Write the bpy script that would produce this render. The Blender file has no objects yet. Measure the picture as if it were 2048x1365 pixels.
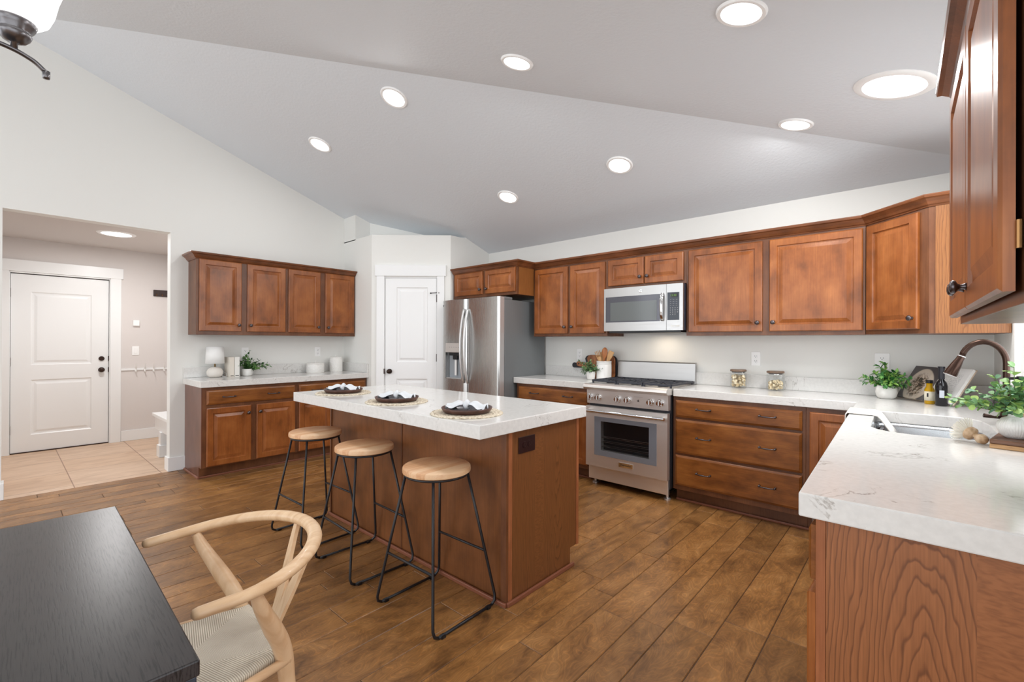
import bpy, bmesh, math, random
from mathutils import Vector, Matrix
random.seed(7)
PI = math.pi
S = bpy.context.scene
COL = S.collection

# ---------------------------------------------------------------- camera
yaw, pitch, roll = [math.radians(a) for a in (41.7145, 0.0807, 0.2279)]
fw = Vector((math.cos(pitch)*-math.sin(yaw), math.cos(pitch)*math.cos(yaw), math.sin(pitch)))
rt = Vector((math.cos(yaw), math.sin(yaw), 0)); up = rt.cross(fw)
rt2 = rt*math.cos(roll)+up*math.sin(roll); up2 = rt2.cross(fw)
cam = bpy.data.objects.new('camera', bpy.data.cameras.new('camera')); COL.objects.link(cam)
cam.matrix_world = Matrix(((rt2.x, up2.x, -fw.x, 0), (rt2.y, up2.y, -fw.y, 0), (rt2.z, up2.z, -fw.z, 1.29), (0, 0, 0, 1)))
cam.data.sensor_width = 36; cam.data.lens = 910.26/2048*36; cam.data.clip_start = 0.02
S.camera = cam
# ---------------------------------------------------------------- colour management, world
S.view_settings.view_transform = 'Standard'; S.view_settings.look = 'None'
S.view_settings.gamma = 1; S.view_settings.use_curve_mapping = False
S.view_settings.exposure = 0.12
W = bpy.data.worlds.new('world'); S.world = W; W.use_nodes = True
bg = W.node_tree.nodes['Background']; bg.inputs[0].default_value = (0.94, 0.97, 1.0, 1); bg.inputs[1].default_value = 1.75

def area_light(name, loc, size, power, color=(1, 1, 1), rot=(0, 0, 0), size_y=None, shape='DISK', spread=PI):
    l = bpy.data.lights.new(name, 'AREA'); l.energy = power; l.color = color; l.size = size; l.shape = shape; l.spread = spread
    if size_y: l.shape = 'RECTANGLE'; l.size_y = size_y
    o = bpy.data.objects.new(name, l); COL.objects.link(o); o.location = loc; o.rotation_euler = rot
    return o

# ---------------------------------------------------------------- room dimensions (metres)
XL, YB, YP = -5.484, 4.188, 2.915           # left wall, back wall, pantry return wall
ZB, SA, SB = 2.4246, 0.3377, 0.248          # eave height and the two ceiling slopes
HIPX = 0.40
def XR(y): return 0.44-0.0186*y             # right wall line
def zA(y): return ZB+SA*(YB-y)
def zBc(x): return ZB+SB*(HIPX-x)
YOPEN = -3.2                                # the room goes on behind the camera

# added soft fill behind the camera, standing in for unseen dining-end windows
area_light('rear_fill_light', (-2.4, -2.9, 1.6), 5.4, 50, (0.93, 0.97, 1.0), (math.radians(86), 0, math.radians(4)), 2.6)
# daylight through the window over the sink
area_light('sink_window_daylight', (0.62, 2.85, 1.62), 1.3, 13, (0.9, 0.95, 1.0), (0, math.radians(90), 0), 1.0)

# ================================================================ mesh helpers
class MB:
    def __init__(s): s.v = []; s.f = []; s.uv = {}; s.fc = {}
    def add(s, vs, fs):
        n = len(s.v); s.v += [tuple(p) for p in vs]; s.f += [tuple(i+n for i in f) for f in fs]; return s
    def box(s, x0, x1, y0, y1, z0, z1):
        if x0 > x1: x0, x1 = x1, x0
        if y0 > y1: y0, y1 = y1, y0
        if z0 > z1: z0, z1 = z1, z0
        return s.add([(x0,y0,z0),(x1,y0,z0),(x1,y1,z0),(x0,y1,z0),(x0,y0,z1),(x1,y0,z1),(x1,y1,z1),(x0,y1,z1)],
              [(0,3,2,1),(4,5,6,7),(0,1,5,4),(1,2,6,5),(2,3,7,6),(3,0,4,7)])
    def prism(s, poly, lo, hi, axis='z'):
        """extrude a 2D polygon; poly coords are the two remaining axes in order"""
        def P(a, b, c):
            return (a,b,c) if axis == 'z' else ((a,c,b) if axis == 'y' else (c,a,b))
        n = len(poly)
        vs = [P(a,b,lo) for a,b in poly]+[P(a,b,hi) for a,b in poly]
        fs = [tuple(range(n-1,-1,-1)), tuple(range(n,2*n))]+[(i,(i+1)%n,n+(i+1)%n,n+i) for i in range(n)]
        return s.add(vs, fs)
    def tube(s, path, r, n=10, caps=True, closed=False, flat=None):
        """sweep a circle (or ellipse: flat=(ra,rb,upvector)) along path; r number or list"""
        path = [Vector(p) for p in path]; m = len(path)
        rs = r if isinstance(r, (list, tuple)) else [r]*m
        base = len(s.v); prev = None
        for i, p in enumerate(path):
            a = path[(i-1) % m] if (closed or i > 0) else p
            b = path[(i+1) % m] if (closed or i < m-1) else p
            t = (b-a).normalized()
            if flat is not None:
                u = Vector(flat[1]); u = (u-t*u.dot(t)).normalized()
            elif prev is None:
                u = Vector((0,0,1)) if abs(t.z) < 0.9 else Vector((1,0,0)); u = (u-t*u.dot(t)).normalized()
            else:
                u = (prev-t*prev.dot(t)).normalized()
            prev = u; w = t.cross(u)
            k = flat[0] if flat is not None else 1.0
            for j in range(n):
                an = 2*PI*j/n
                s.v.append(tuple(p+u*(math.cos(an)*rs[i]*k)+w*(math.sin(an)*rs[i])))
        segs = m if closed else m-1
        for i in range(segs):
            for j in range(n):
                a = base+i*n+j; b = base+i*n+(j+1)%n; c = base+((i+1)%m)*n+(j+1)%n; d = base+((i+1)%m)*n+j
                s.f.append((a,b,c,d))
        if caps and not closed:
            s.f.append(tuple(base+j for j in range(n-1,-1,-1))); s.f.append(tuple(base+(m-1)*n+j for j in range(n)))
        return s
    def lathe(s, prof, c=(0,0,0), n=24, axis='z', flute=None):
        """prof: list of (radius, height)"""
        base = len(s.v); c = Vector(c)
        for (r, h) in prof:
            for j in range(n):
                a = 2*PI*j/n; rr = r
                if flute and r > flute[2]: rr = r*(1+flute[0]*abs(math.cos(a*flute[1]/2))-flute[0])
                x, y = rr*math.cos(a), rr*math.sin(a)
                p = (x,y,h) if axis == 'z' else ((x,-h,y) if axis == 'y' else (h,x,y))
                s.v.append(tuple(c+Vector(p)))
        m = len(prof)
        for i in range(m-1):
            for j in range(n):
                q = (base+i*n+j, base+i*n+(j+1)%n, base+(i+1)*n+(j+1)%n, base+(i+1)*n+j)
                s.f.append(q)
        if prof[0][0] > 1e-5: s.f.append(tuple(base+j for j in range(n-1,-1,-1)))
        if prof[-1][0] > 1e-5: s.f.append(tuple(base+(m-1)*n+j for j in range(n)))
        return s
    def rings(s, x0, x1, z0, z1, y, prof):
        """rectangular panel facing -y; prof = list of (inset, protrusion) from the back rim to the centre"""
        base = len(s.v)
        for (i, d) in prof:
            s.v += [(x0+i,y-d,z0+i),(x1-i,y-d,z0+i),(x1-i,y-d,z1-i),(x0+i,y-d,z1-i)]
        m = len(prof)
        for k in range(m-1):
            for j in range(4):
                a = base+k*4+j; b = base+k*4+(j+1)%4
                s.f.append((a,b,b+4,a+4))
        s.f.append(tuple(base+(m-1)*4+j for j in range(4))); s.f.append(tuple(base+j for j in (3,2,1,0)))
        return s
    def build(s, name, mat, parent=None, smooth=False, bevel=0, loc=None, rot=None, auto=None, subd=0):
        me = bpy.data.meshes.new(name); me.from_pydata(s.v, [], s.f); me.update()
        bm = bmesh.new(); bm.from_mesh(me); bmesh.ops.recalc_face_normals(bm, faces=bm.faces[:]); bm.to_mesh(me); bm.free()
        if mat: me.materials.append(mat)
        o = bpy.data.objects.new(name, me); COL.objects.link(o)
        if parent: o.parent = parent
        if loc: o.location = loc
        if rot: o.rotation_euler = rot
        if smooth or auto:
            for p in me.polygons: p.use_smooth = True
            if auto: 
                try: me.set_sharp_from_angle(angle=math.radians(auto))
                except Exception: pass
        if bevel:
            b = o.modifiers.new('bevel', 'BEVEL'); b.width = bevel; b.segments = 2; b.limit_method = 'ANGLE'; b.angle_limit = math.radians(40)
        if subd:
            b = o.modifiers.new('subd', 'SUBSURF'); b.levels = subd; b.render_levels = subd
        return o

def tag(o, label=None, cat=None, group=None, kind=None):
    if label: o['label'] = label
    if cat: o['category'] = cat
    if group: o['group'] = group
    if kind: o['kind'] = kind
    return o
def thing(name, label, cat, loc=(0,0,0), rotz=0, group=None):
    o = bpy.data.objects.new(name, None); COL.objects.link(o); o.location = loc; o.rotation_euler = (0,0,rotz)
    o.empty_display_size = 0.1
    return tag(o, label, cat, group)
def struct(name, mb, mat, **k):
    o = mb.build(name, mat, **k); o['kind'] = 'structure'; return o
def copy_tree(o, parent=None):
    c = o.copy(); COL.objects.link(c); c.parent = parent
    for ch in list(o.children): copy_tree(ch, c)
    return c

# ================================================================ materials
def mat(name, base=(0.8,0.8,0.8), rough=0.5, metal=0.0, spec=0.5, **kw):
    m = bpy.data.materials.new(name); m.use_nodes = True
    b = m.node_tree.nodes['Principled BSDF']
    b.inputs['Base Color'].default_value = (*base, 1); b.inputs['Roughness'].default_value = rough
    b.inputs['Metallic'].default_value = metal; b.inputs['Specular IOR Level'].default_value = spec
    for k, v in kw.items():
        b.inputs[k.replace('_', ' ')].default_value = v
    return m
def nodes(m):
    nt = m.node_tree; return nt, nt.nodes['Principled BSDF']
def N(nt, t, **kw):
    n = nt.nodes.new(t)
    for k, v in kw.items():
        if k in ('i',):
            for kk, vv in v.items(): n.inputs[kk].default_value = vv
        else: setattr(n, k, v)
    return n
def ramp(nt, stops, interp='LINEAR'):
    r = nt.nodes.new('ShaderNodeValToRGB'); r.color_ramp.interpolation = interp
    e = r.color_ramp.elements
    while len(e) < len(stops): e.new(0.5)
    for i, (p, c) in enumerate(stops): e[i].position = p; e[i].color = (*c, 1)
    return r
def srgb(r, g, b):
    f = lambda c: (c/255/12.92) if c/255 <= 0.04045 else ((c/255+0.055)/1.055)**2.4
    return (f(r), f(g), f(b))
def coords(nt, scale, rand=True):
    tc = N(nt, 'ShaderNodeTexCoord'); mp = N(nt, 'ShaderNodeMapping'); mp.inputs['Scale'].default_value = scale
    nt.links.new(tc.outputs['Object'], mp.inputs['Vector'])
    if rand:
        oi = N(nt, 'ShaderNodeObjectInfo'); ml = N(nt, 'ShaderNodeMath', operation='MULTIPLY'); ml.inputs[1].default_value = 37.0
        nt.links.new(oi.outputs['Random'], ml.inputs[0])
        cb = N(nt, 'ShaderNodeCombineXYZ')
        for k in range(3): nt.links.new(ml.outputs[0], cb.inputs[k])
        nt.links.new(cb.outputs[0], mp.inputs['Location'])
    return mp.outputs['Vector']
def bump(nt, b, height, strength, dist=0.002):
    bp = N(nt, 'ShaderNodeBump'); bp.inputs['Strength'].default_value = strength; bp.inputs['Distance'].default_value = dist
    nt.links.new(height, bp.inputs['Height']); nt.links.new(bp.outputs[0], b.inputs['Normal']); return bp

def paint(name, col, rough=0.6, tex=True, bs=0.12, sc=90):
    m = mat(name, col, rough, spec=0.3); nt, b = nodes(m)
    if tex:
        v = coords(nt, (1,1,1), False); n = N(nt, 'ShaderNodeTexNoise', i={'Scale': sc, 'Detail': 3.0}); nt.links.new(v, n.inputs['Vector'])
        bump(nt, b, n.outputs[0], bs, 0.003)
    return m
M = {}
M['wall'] = paint('wall_paint', srgb(236,236,232), 0.65)
M['mudwall'] = paint('mudroom_wall_paint', srgb(222,216,213), 0.65)
M['ceil'] = paint('ceiling_paint', srgb(224,229,234), 0.75, bs=0.5, sc=55)
M['white'] = mat('white_trim_paint', srgb(243,244,244), 0.32)
M['cloth'] = None

def stained(name, c_dark, c_mid, c_light, axis, rough=0.3):
    """stained maple: soft mottling plus faint straight grain along one axis"""
    m = mat(name, c_mid, rough, spec=0.5); nt, b = nodes(m)
    sc = {'z': (2.2,2.2,1.3), 'x': (1.3,2.2,3.4)}[axis]
    v = coords(nt, sc); n = N(nt, 'ShaderNodeTexNoise', i={'Scale': 3.6, 'Detail': 6.0, 'Roughness': 0.55, 'Distortion': 0.15}); nt.links.new(v, n.inputs['Vector'])
    r = ramp(nt, [(0.28, c_dark), (0.5, c_mid), (0.72, c_light)]); nt.links.new(n.outputs[0], r.inputs[0])
    g = {'z': (160,160,5), 'x': (5,160,160)}[axis]
    v2 = coords(nt, g); n2 = N(nt, 'ShaderNodeTexNoise', i={'Scale': 1.0, 'Detail': 3.0}); nt.links.new(v2, n2.inputs['Vector'])
    r2 = ramp(nt, [(0.3, (0.80,0.78,0.76)), (0.7, (1.12,1.12,1.12))]); nt.links.new(n2.outputs[0], r2.inputs[0])
    mx = N(nt, 'ShaderNodeMix', data_type='RGBA', blend_type='MULTIPLY'); mx.inputs[0].default_value = 0.75
    nt.links.new(r.outputs[0], mx.inputs[6]); nt.links.new(r2.outputs[0], mx.inputs[7])
    nt.links.new(mx.outputs[2], b.inputs['Base Color'])
    b.inputs['Coat Weight'].default_value = 0.12; b.inputs['Coat Roughness'].default_value = 0.18; b.inputs['Specular IOR Level'].default_value = 0.4
    bump(nt, b, n2.outputs[0], 0.05, 0.001)
    return m
WD, WM, WL = srgb(112,62,28), srgb(146,84,40), srgb(168,103,54)
M['wood'] = stained('stained_maple_door', WD, WM, WL, 'z')
M['woodh'] = stained('stained_maple_drawer', srgb(98,54,22), srgb(132,78,34), srgb(156,98,46), 'x')
M['frame'] = stained('stained_maple_frame', srgb(88,52,32), srgb(110,68,42), srgb(128,82,52), 'z', 0.35)
M['crown'] = stained('stained_crown', srgb(88,52,30), srgb(114,68,40), srgb(134,82,50), 'x', 0.3)
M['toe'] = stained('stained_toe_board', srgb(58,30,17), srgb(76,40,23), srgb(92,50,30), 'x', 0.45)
M['shoe'] = mat('shoe_molding_stain', srgb(132,80,58), 0.4)
M['stile'] = stained('cherry_edge', srgb(140,84,50), srgb(160,98,62), srgb(176,112,72), 'z', 0.4)

def cathedral(name, c_base, c_line, c_lt, cx, cz, wx, wz, freq, plane='xz', curly=None, mul=1.0, namp=0.045):
    """plain-sawn veneer: stretched rings about (cx,cz) read as cathedral arches"""
    m = mat(name, c_base, 0.36); nt, b = nodes(m)
    tc = N(nt, 'ShaderNodeTexCoord'); sp = N(nt, 'ShaderNodeSeparateXYZ'); nt.links.new(tc.outputs['Object'], sp.inputs[0])
    A = sp.outputs['X' if plane[0] == 'x' else 'Y']; Zc = sp.outputs['Z']
    def mth(op, a, bb=None, c=None):
        n = N(nt, 'ShaderNodeMath', operation=op)
        for k, q in enumerate((a, bb, c)):
            if q is None: continue
            if isinstance(q, (int, float)): n.inputs[k].default_value = q
            else: nt.links.new(q, n.inputs[k])
        return n.outputs[0]
    nz = N(nt, 'ShaderNodeTexNoise', i={'Scale': 1.0, 'Detail': 3.0, 'Roughness': 0.55})
    mp = N(nt, 'ShaderNodeMapping'); mp.inputs['Scale'].default_value = (9,9,2.6); mp.inputs['Scale'].default_value = (14,14,3.2)
    nt.links.new(tc.outputs['Object'], mp.inputs[0]); nt.links.new(mp.outputs[0], nz.inputs['Vector'])
    dx = mth('MULTIPLY', mth('SUBTRACT', A, cx), wx); dz = mth('MULTIPLY', mth('SUBTRACT', Zc, cz), wz)
    r2 = mth('SQRT', mth('ADD', mth('MULTIPLY', dx, dx), mth('MULTIPLY', dz, dz)))
    r3 = mth('ADD', r2, mth('MULTIPLY', nz.outputs[0], namp))
    fr = mth('FRACT', mth('MULTIPLY', r3, freq))
    rp = ramp(nt, [(0.0, c_line), (0.05, c_line), (0.22, c_base), (0.90, c_lt), (1.0, c_line)]); nt.links.new(fr, rp.inputs[0])
    n2 = N(nt, 'ShaderNodeTexNoise', i={'Scale': 1.0, 'Detail': 3.0}); mp2 = N(nt, 'ShaderNodeMapping'); mp2.inputs['Scale'].default_value = (260,260,9)
    nt.links.new(tc.outputs['Object'], mp2.inputs[0]); nt.links.new(mp2.outputs[0], n2.inputs['Vector'])
    rr = ramp(nt, [(0.3,(0.82*mul,)*3),(0.7,(1.1*mul,)*3)]); nt.links.new(n2.outputs[0], rr.inputs[0])
    mx = N(nt, 'ShaderNodeMix', data_type='RGBA', blend_type='MULTIPLY'); mx.inputs[0].default_value = 1
    nt.links.new(rp.outputs[0], mx.inputs[6]); nt.links.new(rr.outputs[0], mx.inputs[7]); out = mx.outputs[2]
    if curly:
        w = N(nt, 'ShaderNodeTexNoise', i={'Scale': 1.0, 'Detail': 1.0, 'Distortion': 0.4}); mp3 = N(nt, 'ShaderNodeMapping'); mp3.inputs['Scale'].default_value = (45,45,150)
        nt.links.new(tc.outputs['Object'], mp3.inputs[0]); nt.links.new(mp3.outputs[0], w.inputs['Vector'])
        cr = ramp(nt, [(0.30, tuple(.5*a+.5*b_ for a,b_ in zip(c_line,c_base))), (0.5, c_base), (0.66, c_lt)]); nt.links.new(w.outputs[0], cr.inputs[0])
        inr = mth('MULTIPLY', mth('GREATER_THAN', A, curly[0]), mth('LESS_THAN', A, curly[1]))
        m2 = N(nt, 'ShaderNodeMix', data_type='RGBA'); nt.links.new(inr, m2.inputs[0]); nt.links.new(out, m2.inputs[6]); nt.links.new(cr.outputs[0], m2.inputs[7]); out = m2.outputs[2]
    nt.links.new(out, b.inputs['Base Color'])
    b.inputs['Coat Weight'].default_value = 0.2; b.inputs['Coat Roughness'].default_value = 0.3
    return m
M['veneer_pen'] = cathedral('cherry_veneer_peninsula', srgb(148,92,54), srgb(116,69,39), srgb(156,98,59), 0.012, 0.46, 1.0, 0.20, 88.0, curly=(0.094, 2.0))
M['veneer_isl'] = cathedral('cherry_veneer_island', srgb(120,74,40), srgb(98,58,30), srgb(128,80,44), 2.06, 0.80, 1.0, 0.10, 95.0, plane='yz', curly=(1.86, 1.93))
M['veneer_cor'] = cathedral('cherry_veneer_corner', srgb(142,90,48), srgb(122,74,38), srgb(150,98,54), 0.20, 0.9, 1.0, 0.04, 90.0)
M['veneer_frd'] = cathedral('oak_veneer_fridge_cabinet', srgb(150,94,46), srgb(130,78,36), srgb(158,102,52), 3.75, 1.6, 1.0, 0.15, 80.0, plane='yz')
M['veneer_front'] = stained('island_back_veneer', srgb(96,56,28), srgb(116,70,36), srgb(130,80,44), 'z', 0.42)
M['cabend'] = stained('left_cabinet_end', srgb(96,58,44), srgb(112,70,54), srgb(124,80,62), 'z', 0.28)

# quartz
def quartz():
    m = mat('white_quartz', srgb(232,231,227), 0.12, spec=0.5); nt, b = nodes(m)
    v = coords(nt, (1,1,1), False)
    n = N(nt, 'ShaderNodeTexNoise', i={'Scale': 2.2, 'Detail': 7.0, 'Roughness': 0.62, 'Distortion': 1.2}); nt.links.new(v, n.inputs['Vector'])
    sb = N(nt, 'ShaderNodeMath', operation='SUBTRACT'); sb.inputs[1].default_value = 0.5; nt.links.new(n.outputs[0], sb.inputs[0])
    ab = N(nt, 'ShaderNodeMath', operation='ABSOLUTE'); nt.links.new(sb.outputs[0], ab.inputs[0])
    line = ramp(nt, [(0.0,(.8,.8,.8)),(0.010,(0,0,0))]); nt.links.new(ab.outputs[0], line.inputs[0])
    mk = N(nt, 'ShaderNodeTexNoise', i={'Scale': 3.2, 'Detail': 6.0, 'Roughness': 0.75}); nt.links.new(v, mk.inputs['Vector'])
    mr = ramp(nt, [(0.52,(0,0,0)),(0.64,(1,1,1))]); nt.links.new(mk.outputs[0], mr.inputs[0])
    ml = N(nt, 'ShaderNodeMath', operation='MULTIPLY'); nt.links.new(line.outputs[0], ml.inputs[0]); nt.links.new(mr.outputs[0], ml.inputs[1])
    sp = N(nt, 'ShaderNodeTexNoise', i={'Scale': 60.0, 'Detail': 4.0}); nt.links.new(v, sp.inputs['Vector'])
    sr = ramp(nt, [(0.3, srgb(221,220,217)), (0.65, srgb(229,228,225))]); nt.links.new(sp.outputs[0], sr.inputs[0])
    mx = N(nt, 'ShaderNodeMix', data_type='RGBA'); nt.links.new(ml.outputs[0], mx.inputs[0]); nt.links.new(sr.outputs[0], mx.inputs[6]); mx.inputs[7].default_value = (*srgb(128,118,108), 1)
    nt.links.new(mx.outputs[2], b.inputs['Base Color'])
    return m
M['quartz'] = quartz()
M['quartz'].node_tree.nodes['Principled BSDF'].inputs['Specular IOR Level'].default_value = 0.4

def steel(name, base=(0.80,0.775,0.75), rough=0.42, axis='x', streak=0.07):
    m = mat(name, base, rough, 0.9); nt, b = nodes(m)
    sc = {'x': (2,400,400), 'z': (400,400,2), 'y': (400,2,400)}[axis]
    v = coords(nt, sc); n = N(nt, 'ShaderNodeTexNoise', i={'Scale': 1.0, 'Detail': 3.0}); nt.links.new(v, n.inputs['Vector'])
    mr = N(nt, 'ShaderNodeMapRange', i={'From Min': 0.3, 'From Max': 0.7, 'To Min': rough-streak*0.6, 'To Max': rough+streak}); nt.links.new(n.outputs[0], mr.inputs[0])
    nt.links.new(mr.outputs[0], b.inputs['Roughness'])
    return m
M['steel'] = steel('brushed_stainless')
M['steelv'] = steel('brushed_stainless_fridge', (0.50,0.495,0.485), 0.24, 'z')
M['steelsink'] = steel('sink_stainless', (0.46,0.48,0.50), 0.28, 'y')
M['steel_glare_cut'] = steel('brushed_stainless_glare_darkened', (0.52,0.515,0.51), 0.36)  # same stainless, base colour darkened to offset glare on microwave and backguard
M['chrome'] = mat('polished_chrome', (0.72,0.72,0.73), 0.1, 1.0)
M['silver'] = mat('satin_silver_handle', (0.72,0.72,0.72), 0.40, 0.7)
M['fridge_side'] = mat('grey_fridge_side', srgb(128,132,134), 0.38, 0.25)
M['blackmetal'] = mat('black_powder_coat', srgb(28,28,32), 0.42)
M['bronze'] = mat('oil_rubbed_bronze', srgb(62,46,40), 0.32, 0.7)
M['bronzef'] = mat('bronze_faucet', srgb(70,52,44), 0.26, 0.8)
M['pewter'] = mat('dark_pewter', srgb(96,90,92), 0.3, 0.95)
M['iron'] = mat('cast_iron_grate', srgb(52,54,62), 0.45, 0.2)
M['black'] = mat('black_plastic', srgb(18,18,22), 0.3)
M['glassblk'] = mat('dark_oven_glass', (0.004,0.004,0.005), 0.06, 0.0, 0.5)
M['glassgrey'] = mat('grey_tinted_glass', srgb(96,102,110), 0.1, 0.3)
M['ovenband'] = mat('grey_oven_glass_border', srgb(136,142,152), 0.18, 0.25)
M['mwscreen'] = mat('microwave_window_mesh', srgb(100,104,104), 0.15, 0.1)
M['mwglass'] = mat('microwave_glass', srgb(84,84,92), 0.12, 0.2)
M['panelblk'] = mat('control_panel_black', srgb(24,32,46), 0.18)
M['plast'] = mat('white_plastic', srgb(250,250,249), 0.35)
M['ceramic'] = mat('white_ceramic', srgb(240,239,236), 0.3)
M['ceramicm'] = mat('matte_white_ceramic', srgb(232,230,226), 0.6)
M['beech'] = None
def plainwood(name, c1, c2, c3, scale, rough=0.45, coat=0.0):
    m = mat(name, c2, rough); nt, b = nodes(m)
    v = coords(nt, scale); n = N(nt, 'ShaderNodeTexNoise', i={'Scale': 1.0, 'Detail': 4.0, 'Distortion': 0.5}); nt.links.new(v, n.inputs['Vector'])
    r = ramp(nt, [(0.3,c1),(0.5,c2),(0.7,c3)]); nt.links.new(n.outputs[0], r.inputs[0]); nt.links.new(r.outputs[0], b.inputs['Base Color'])
    b.inputs['Coat Weight'].default_value = coat
    return m
M['beech'] = plainwood('beech_chair', srgb(218,178,136), srgb(230,194,154), srgb(238,206,168), (60,9,9), 0.38, 0.2)
M['spoon'] = plainwood('light_wood_utensil', srgb(196,146,94), srgb(214,168,116), srgb(226,184,134), (60,60,8), 0.5)
M['spoond'] = plainwood('brown_wood_utensil', srgb(156,92,48), srgb(178,110,62), srgb(192,126,76), (60,60,8), 0.45)
M['acacia'] = plainwood('acacia_board', srgb(112,64,34), srgb(150,92,52), srgb(182,122,76), (30,30,12), 0.4)
M['walnut'] = plainwood('walnut_board', srgb(78,50,34), srgb(104,70,50), srgb(126,88,66), (8,50,50), 0.4)
M['maple'] = plainwood('maple_board', srgb(176,132,86), srgb(200,156,108), srgb(214,172,124), (8,50,50), 0.45)
M['lidwood'] = plainwood('greyed_wood_lid', srgb(96,78,66), srgb(126,102,84), srgb(150,122,100), (12,60,60), 0.45)
M['plate'] = plainwood('brown_stoneware', srgb(62,40,34), srgb(80,52,44), srgb(96,64,54), (20,20,20), 0.4)
M['plate2'] = mat('dark_grey_salad_plate', srgb(46,48,58), 0.3)

def seatwood():
    m = mat('butcher_block_seat', srgb(210,166,120), 0.42); nt, b = nodes(m)
    tc = N(nt, 'ShaderNodeTexCoord'); sp = N(nt, 'ShaderNodeSeparateXYZ'); nt.links.new(tc.outputs['Object'], sp.inputs[0])
    d = N(nt, 'ShaderNodeMath', operation='DIVIDE'); d.inputs[1].default_value = 0.042; nt.links.new(sp.outputs['X'], d.inputs[0])
    fl = N(nt, 'ShaderNodeMath', operation='FLOOR'); nt.links.new(d.outputs[0], fl.inputs[0])
    wn = N(nt, 'ShaderNodeTexWhiteNoise', noise_dimensions='1D'); nt.links.new(fl.outputs[0], wn.inputs['W'])
    mp = N(nt, 'ShaderNodeMapping'); mp.inputs['Scale'].default_value = (90,8,60); nt.links.new(tc.outputs['Object'], mp.inputs[0])
    n = N(nt, 'ShaderNodeTexNoise', i={'Scale': 1.0, 'Detail': 4.0}); nt.links.new(mp.outputs[0], n.inputs['Vector'])
    ad = N(nt, 'ShaderNodeMath', operation='MULTIPLY_ADD'); ad.inputs[1].default_value = 0.6; nt.links.new(wn.outputs[0], ad.inputs[0]); nt.links.new(n.outputs[0], ad.inputs[2])
    r = ramp(nt, [(0.35, srgb(208,152,108)), (0.7, srgb(224,176,132)), (1.0, srgb(234,196,156))]); nt.links.new(ad.outputs[0], r.inputs[0])
    nt.links.new(r.outputs[0], b.inputs['Base Color']); b.inputs['Coat Weight'].default_value = 0.15
    return m
M['seat'] = seatwood()
def oaktable():
    m = mat('black_stained_oak', srgb(38,34,35), 0.3); nt, b = nodes(m)
    tc = N(nt, 'ShaderNodeTexCoord'); mp = N(nt, 'ShaderNodeMapping'); mp.inputs['Scale'].default_value = (16,330,60); nt.links.new(tc.outputs['Object'], mp.inputs[0])
    n = N(nt, 'ShaderNodeTexNoise', i={'Scale': 1.0, 'Detail': 3.0, 'Roughness': 0.6, 'Distortion': 0.2}); nt.links.new(mp.outputs[0], n.inputs['Vector'])
    r = ramp(nt, [(0.38, srgb(14,13,15)), (0.47, srgb(46,42,43)), (0.8, srgb(56,52,52))]); nt.links.new(n.outputs[0], r.inputs[0]); nt.links.new(r.outputs[0], b.inputs['Base Color'])
    bump(nt, b, r.outputs[0], 0.6, 0.002)
    return m
M['table'] = oaktable()
M['tableside'] = plainwood('worn_black_table_edge', srgb(20,24,32), srgb(34,40,50), srgb(60,70,84), (14,14,14), 0.4)

def cord():
    m = mat('paper_cord', srgb(214,202,182), 0.75); nt, b = nodes(m)
    uv = N(nt, 'ShaderNodeUVMap'); uv.uv_map = 'UVMap'
    sp = N(nt, 'ShaderNodeSeparateXYZ'); nt.links.new(uv.outputs[0], sp.inputs[0])
    w = N(nt, 'ShaderNodeMath', operation='MULTIPLY'); w.inputs[1].default_value = 2*PI/0.0052; nt.links.new(sp.outputs[0], w.inputs[0])
    s = N(nt, 'ShaderNodeMath', operation='SINE'); nt.links.new(w.outputs[0], s.inputs[0])
    r = ramp(nt, [(0.0, srgb(178,166,146)), (0.45, srgb(224,214,196)), (1.0, srgb(240,232,216))])
    mr = N(nt, 'ShaderNodeMapRange', i={'From Min': -1.0, 'From Max': 1.0}); nt.links.new(s.outputs[0], mr.inputs[0]); nt.links.new(mr.outputs[0], r.inputs[0])
    nt.links.new(r.outputs[0], b.inputs['Base Color']); bump(nt, b, mr.outputs[0], 0.6, 0.0020)
    return m
M['cord'] = cord()
def woven():
    m = mat('woven_seagrass', srgb(206,192,166), 0.8); nt, b = nodes(m)
    tc = N(nt, 'ShaderNodeTexCoord')
    g = N(nt, 'ShaderNodeTexVoronoi', i={'Scale': 75.0}); nt.links.new(tc.outputs['Object'], g.inputs['Vector'])
    r = ramp(nt, [(0.0, srgb(238,230,212)), (0.5, srgb(222,210,188)), (0.9, srgb(150,132,106))]); nt.links.new(g.outputs['Distance'], r.inputs[0])
    nt.links.new(r.outputs[0], b.inputs['Base Color']); bump(nt, b, g.outputs['Distance'], 0.8, -0.004)
    return m
M['woven'] = woven()
M['linen'] = paint('white_linen', srgb(222,226,230), 0.85, bs=0.35, sc=500)
M['towel'] = paint('cream_towel', srgb(232,228,222), 0.9, bs=0.4, sc=400)
def leafmat(name, a, bcol, c):
    m = mat(name, bcol, 0.5); nt, b = nodes(m)
    at = N(nt, 'ShaderNodeAttribute'); at.attribute_name = 'lv'
    r = ramp(nt, [(0.0,a),(0.5,bcol),(1.0,c)]); nt.links.new(at.outputs['Fac'], r.inputs[0]); nt.links.new(r.outputs[0], b.inputs['Base Color'])
    return m
M['leafA'] = leafmat('boxwood_leaves', srgb(30,66,32), srgb(62,112,52), srgb(120,160,84))
M['leafB'] = leafmat('eucalyptus_leaves', srgb(96,140,112), srgb(122,166,104), srgb(176,206,112))
M['leafC'] = leafmat('grey_green_leaves', srgb(52,84,58), srgb(98,134,90), srgb(150,180,116))
M['stem'] = mat('green_stem', srgb(84,104,56), 0.6)
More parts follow.
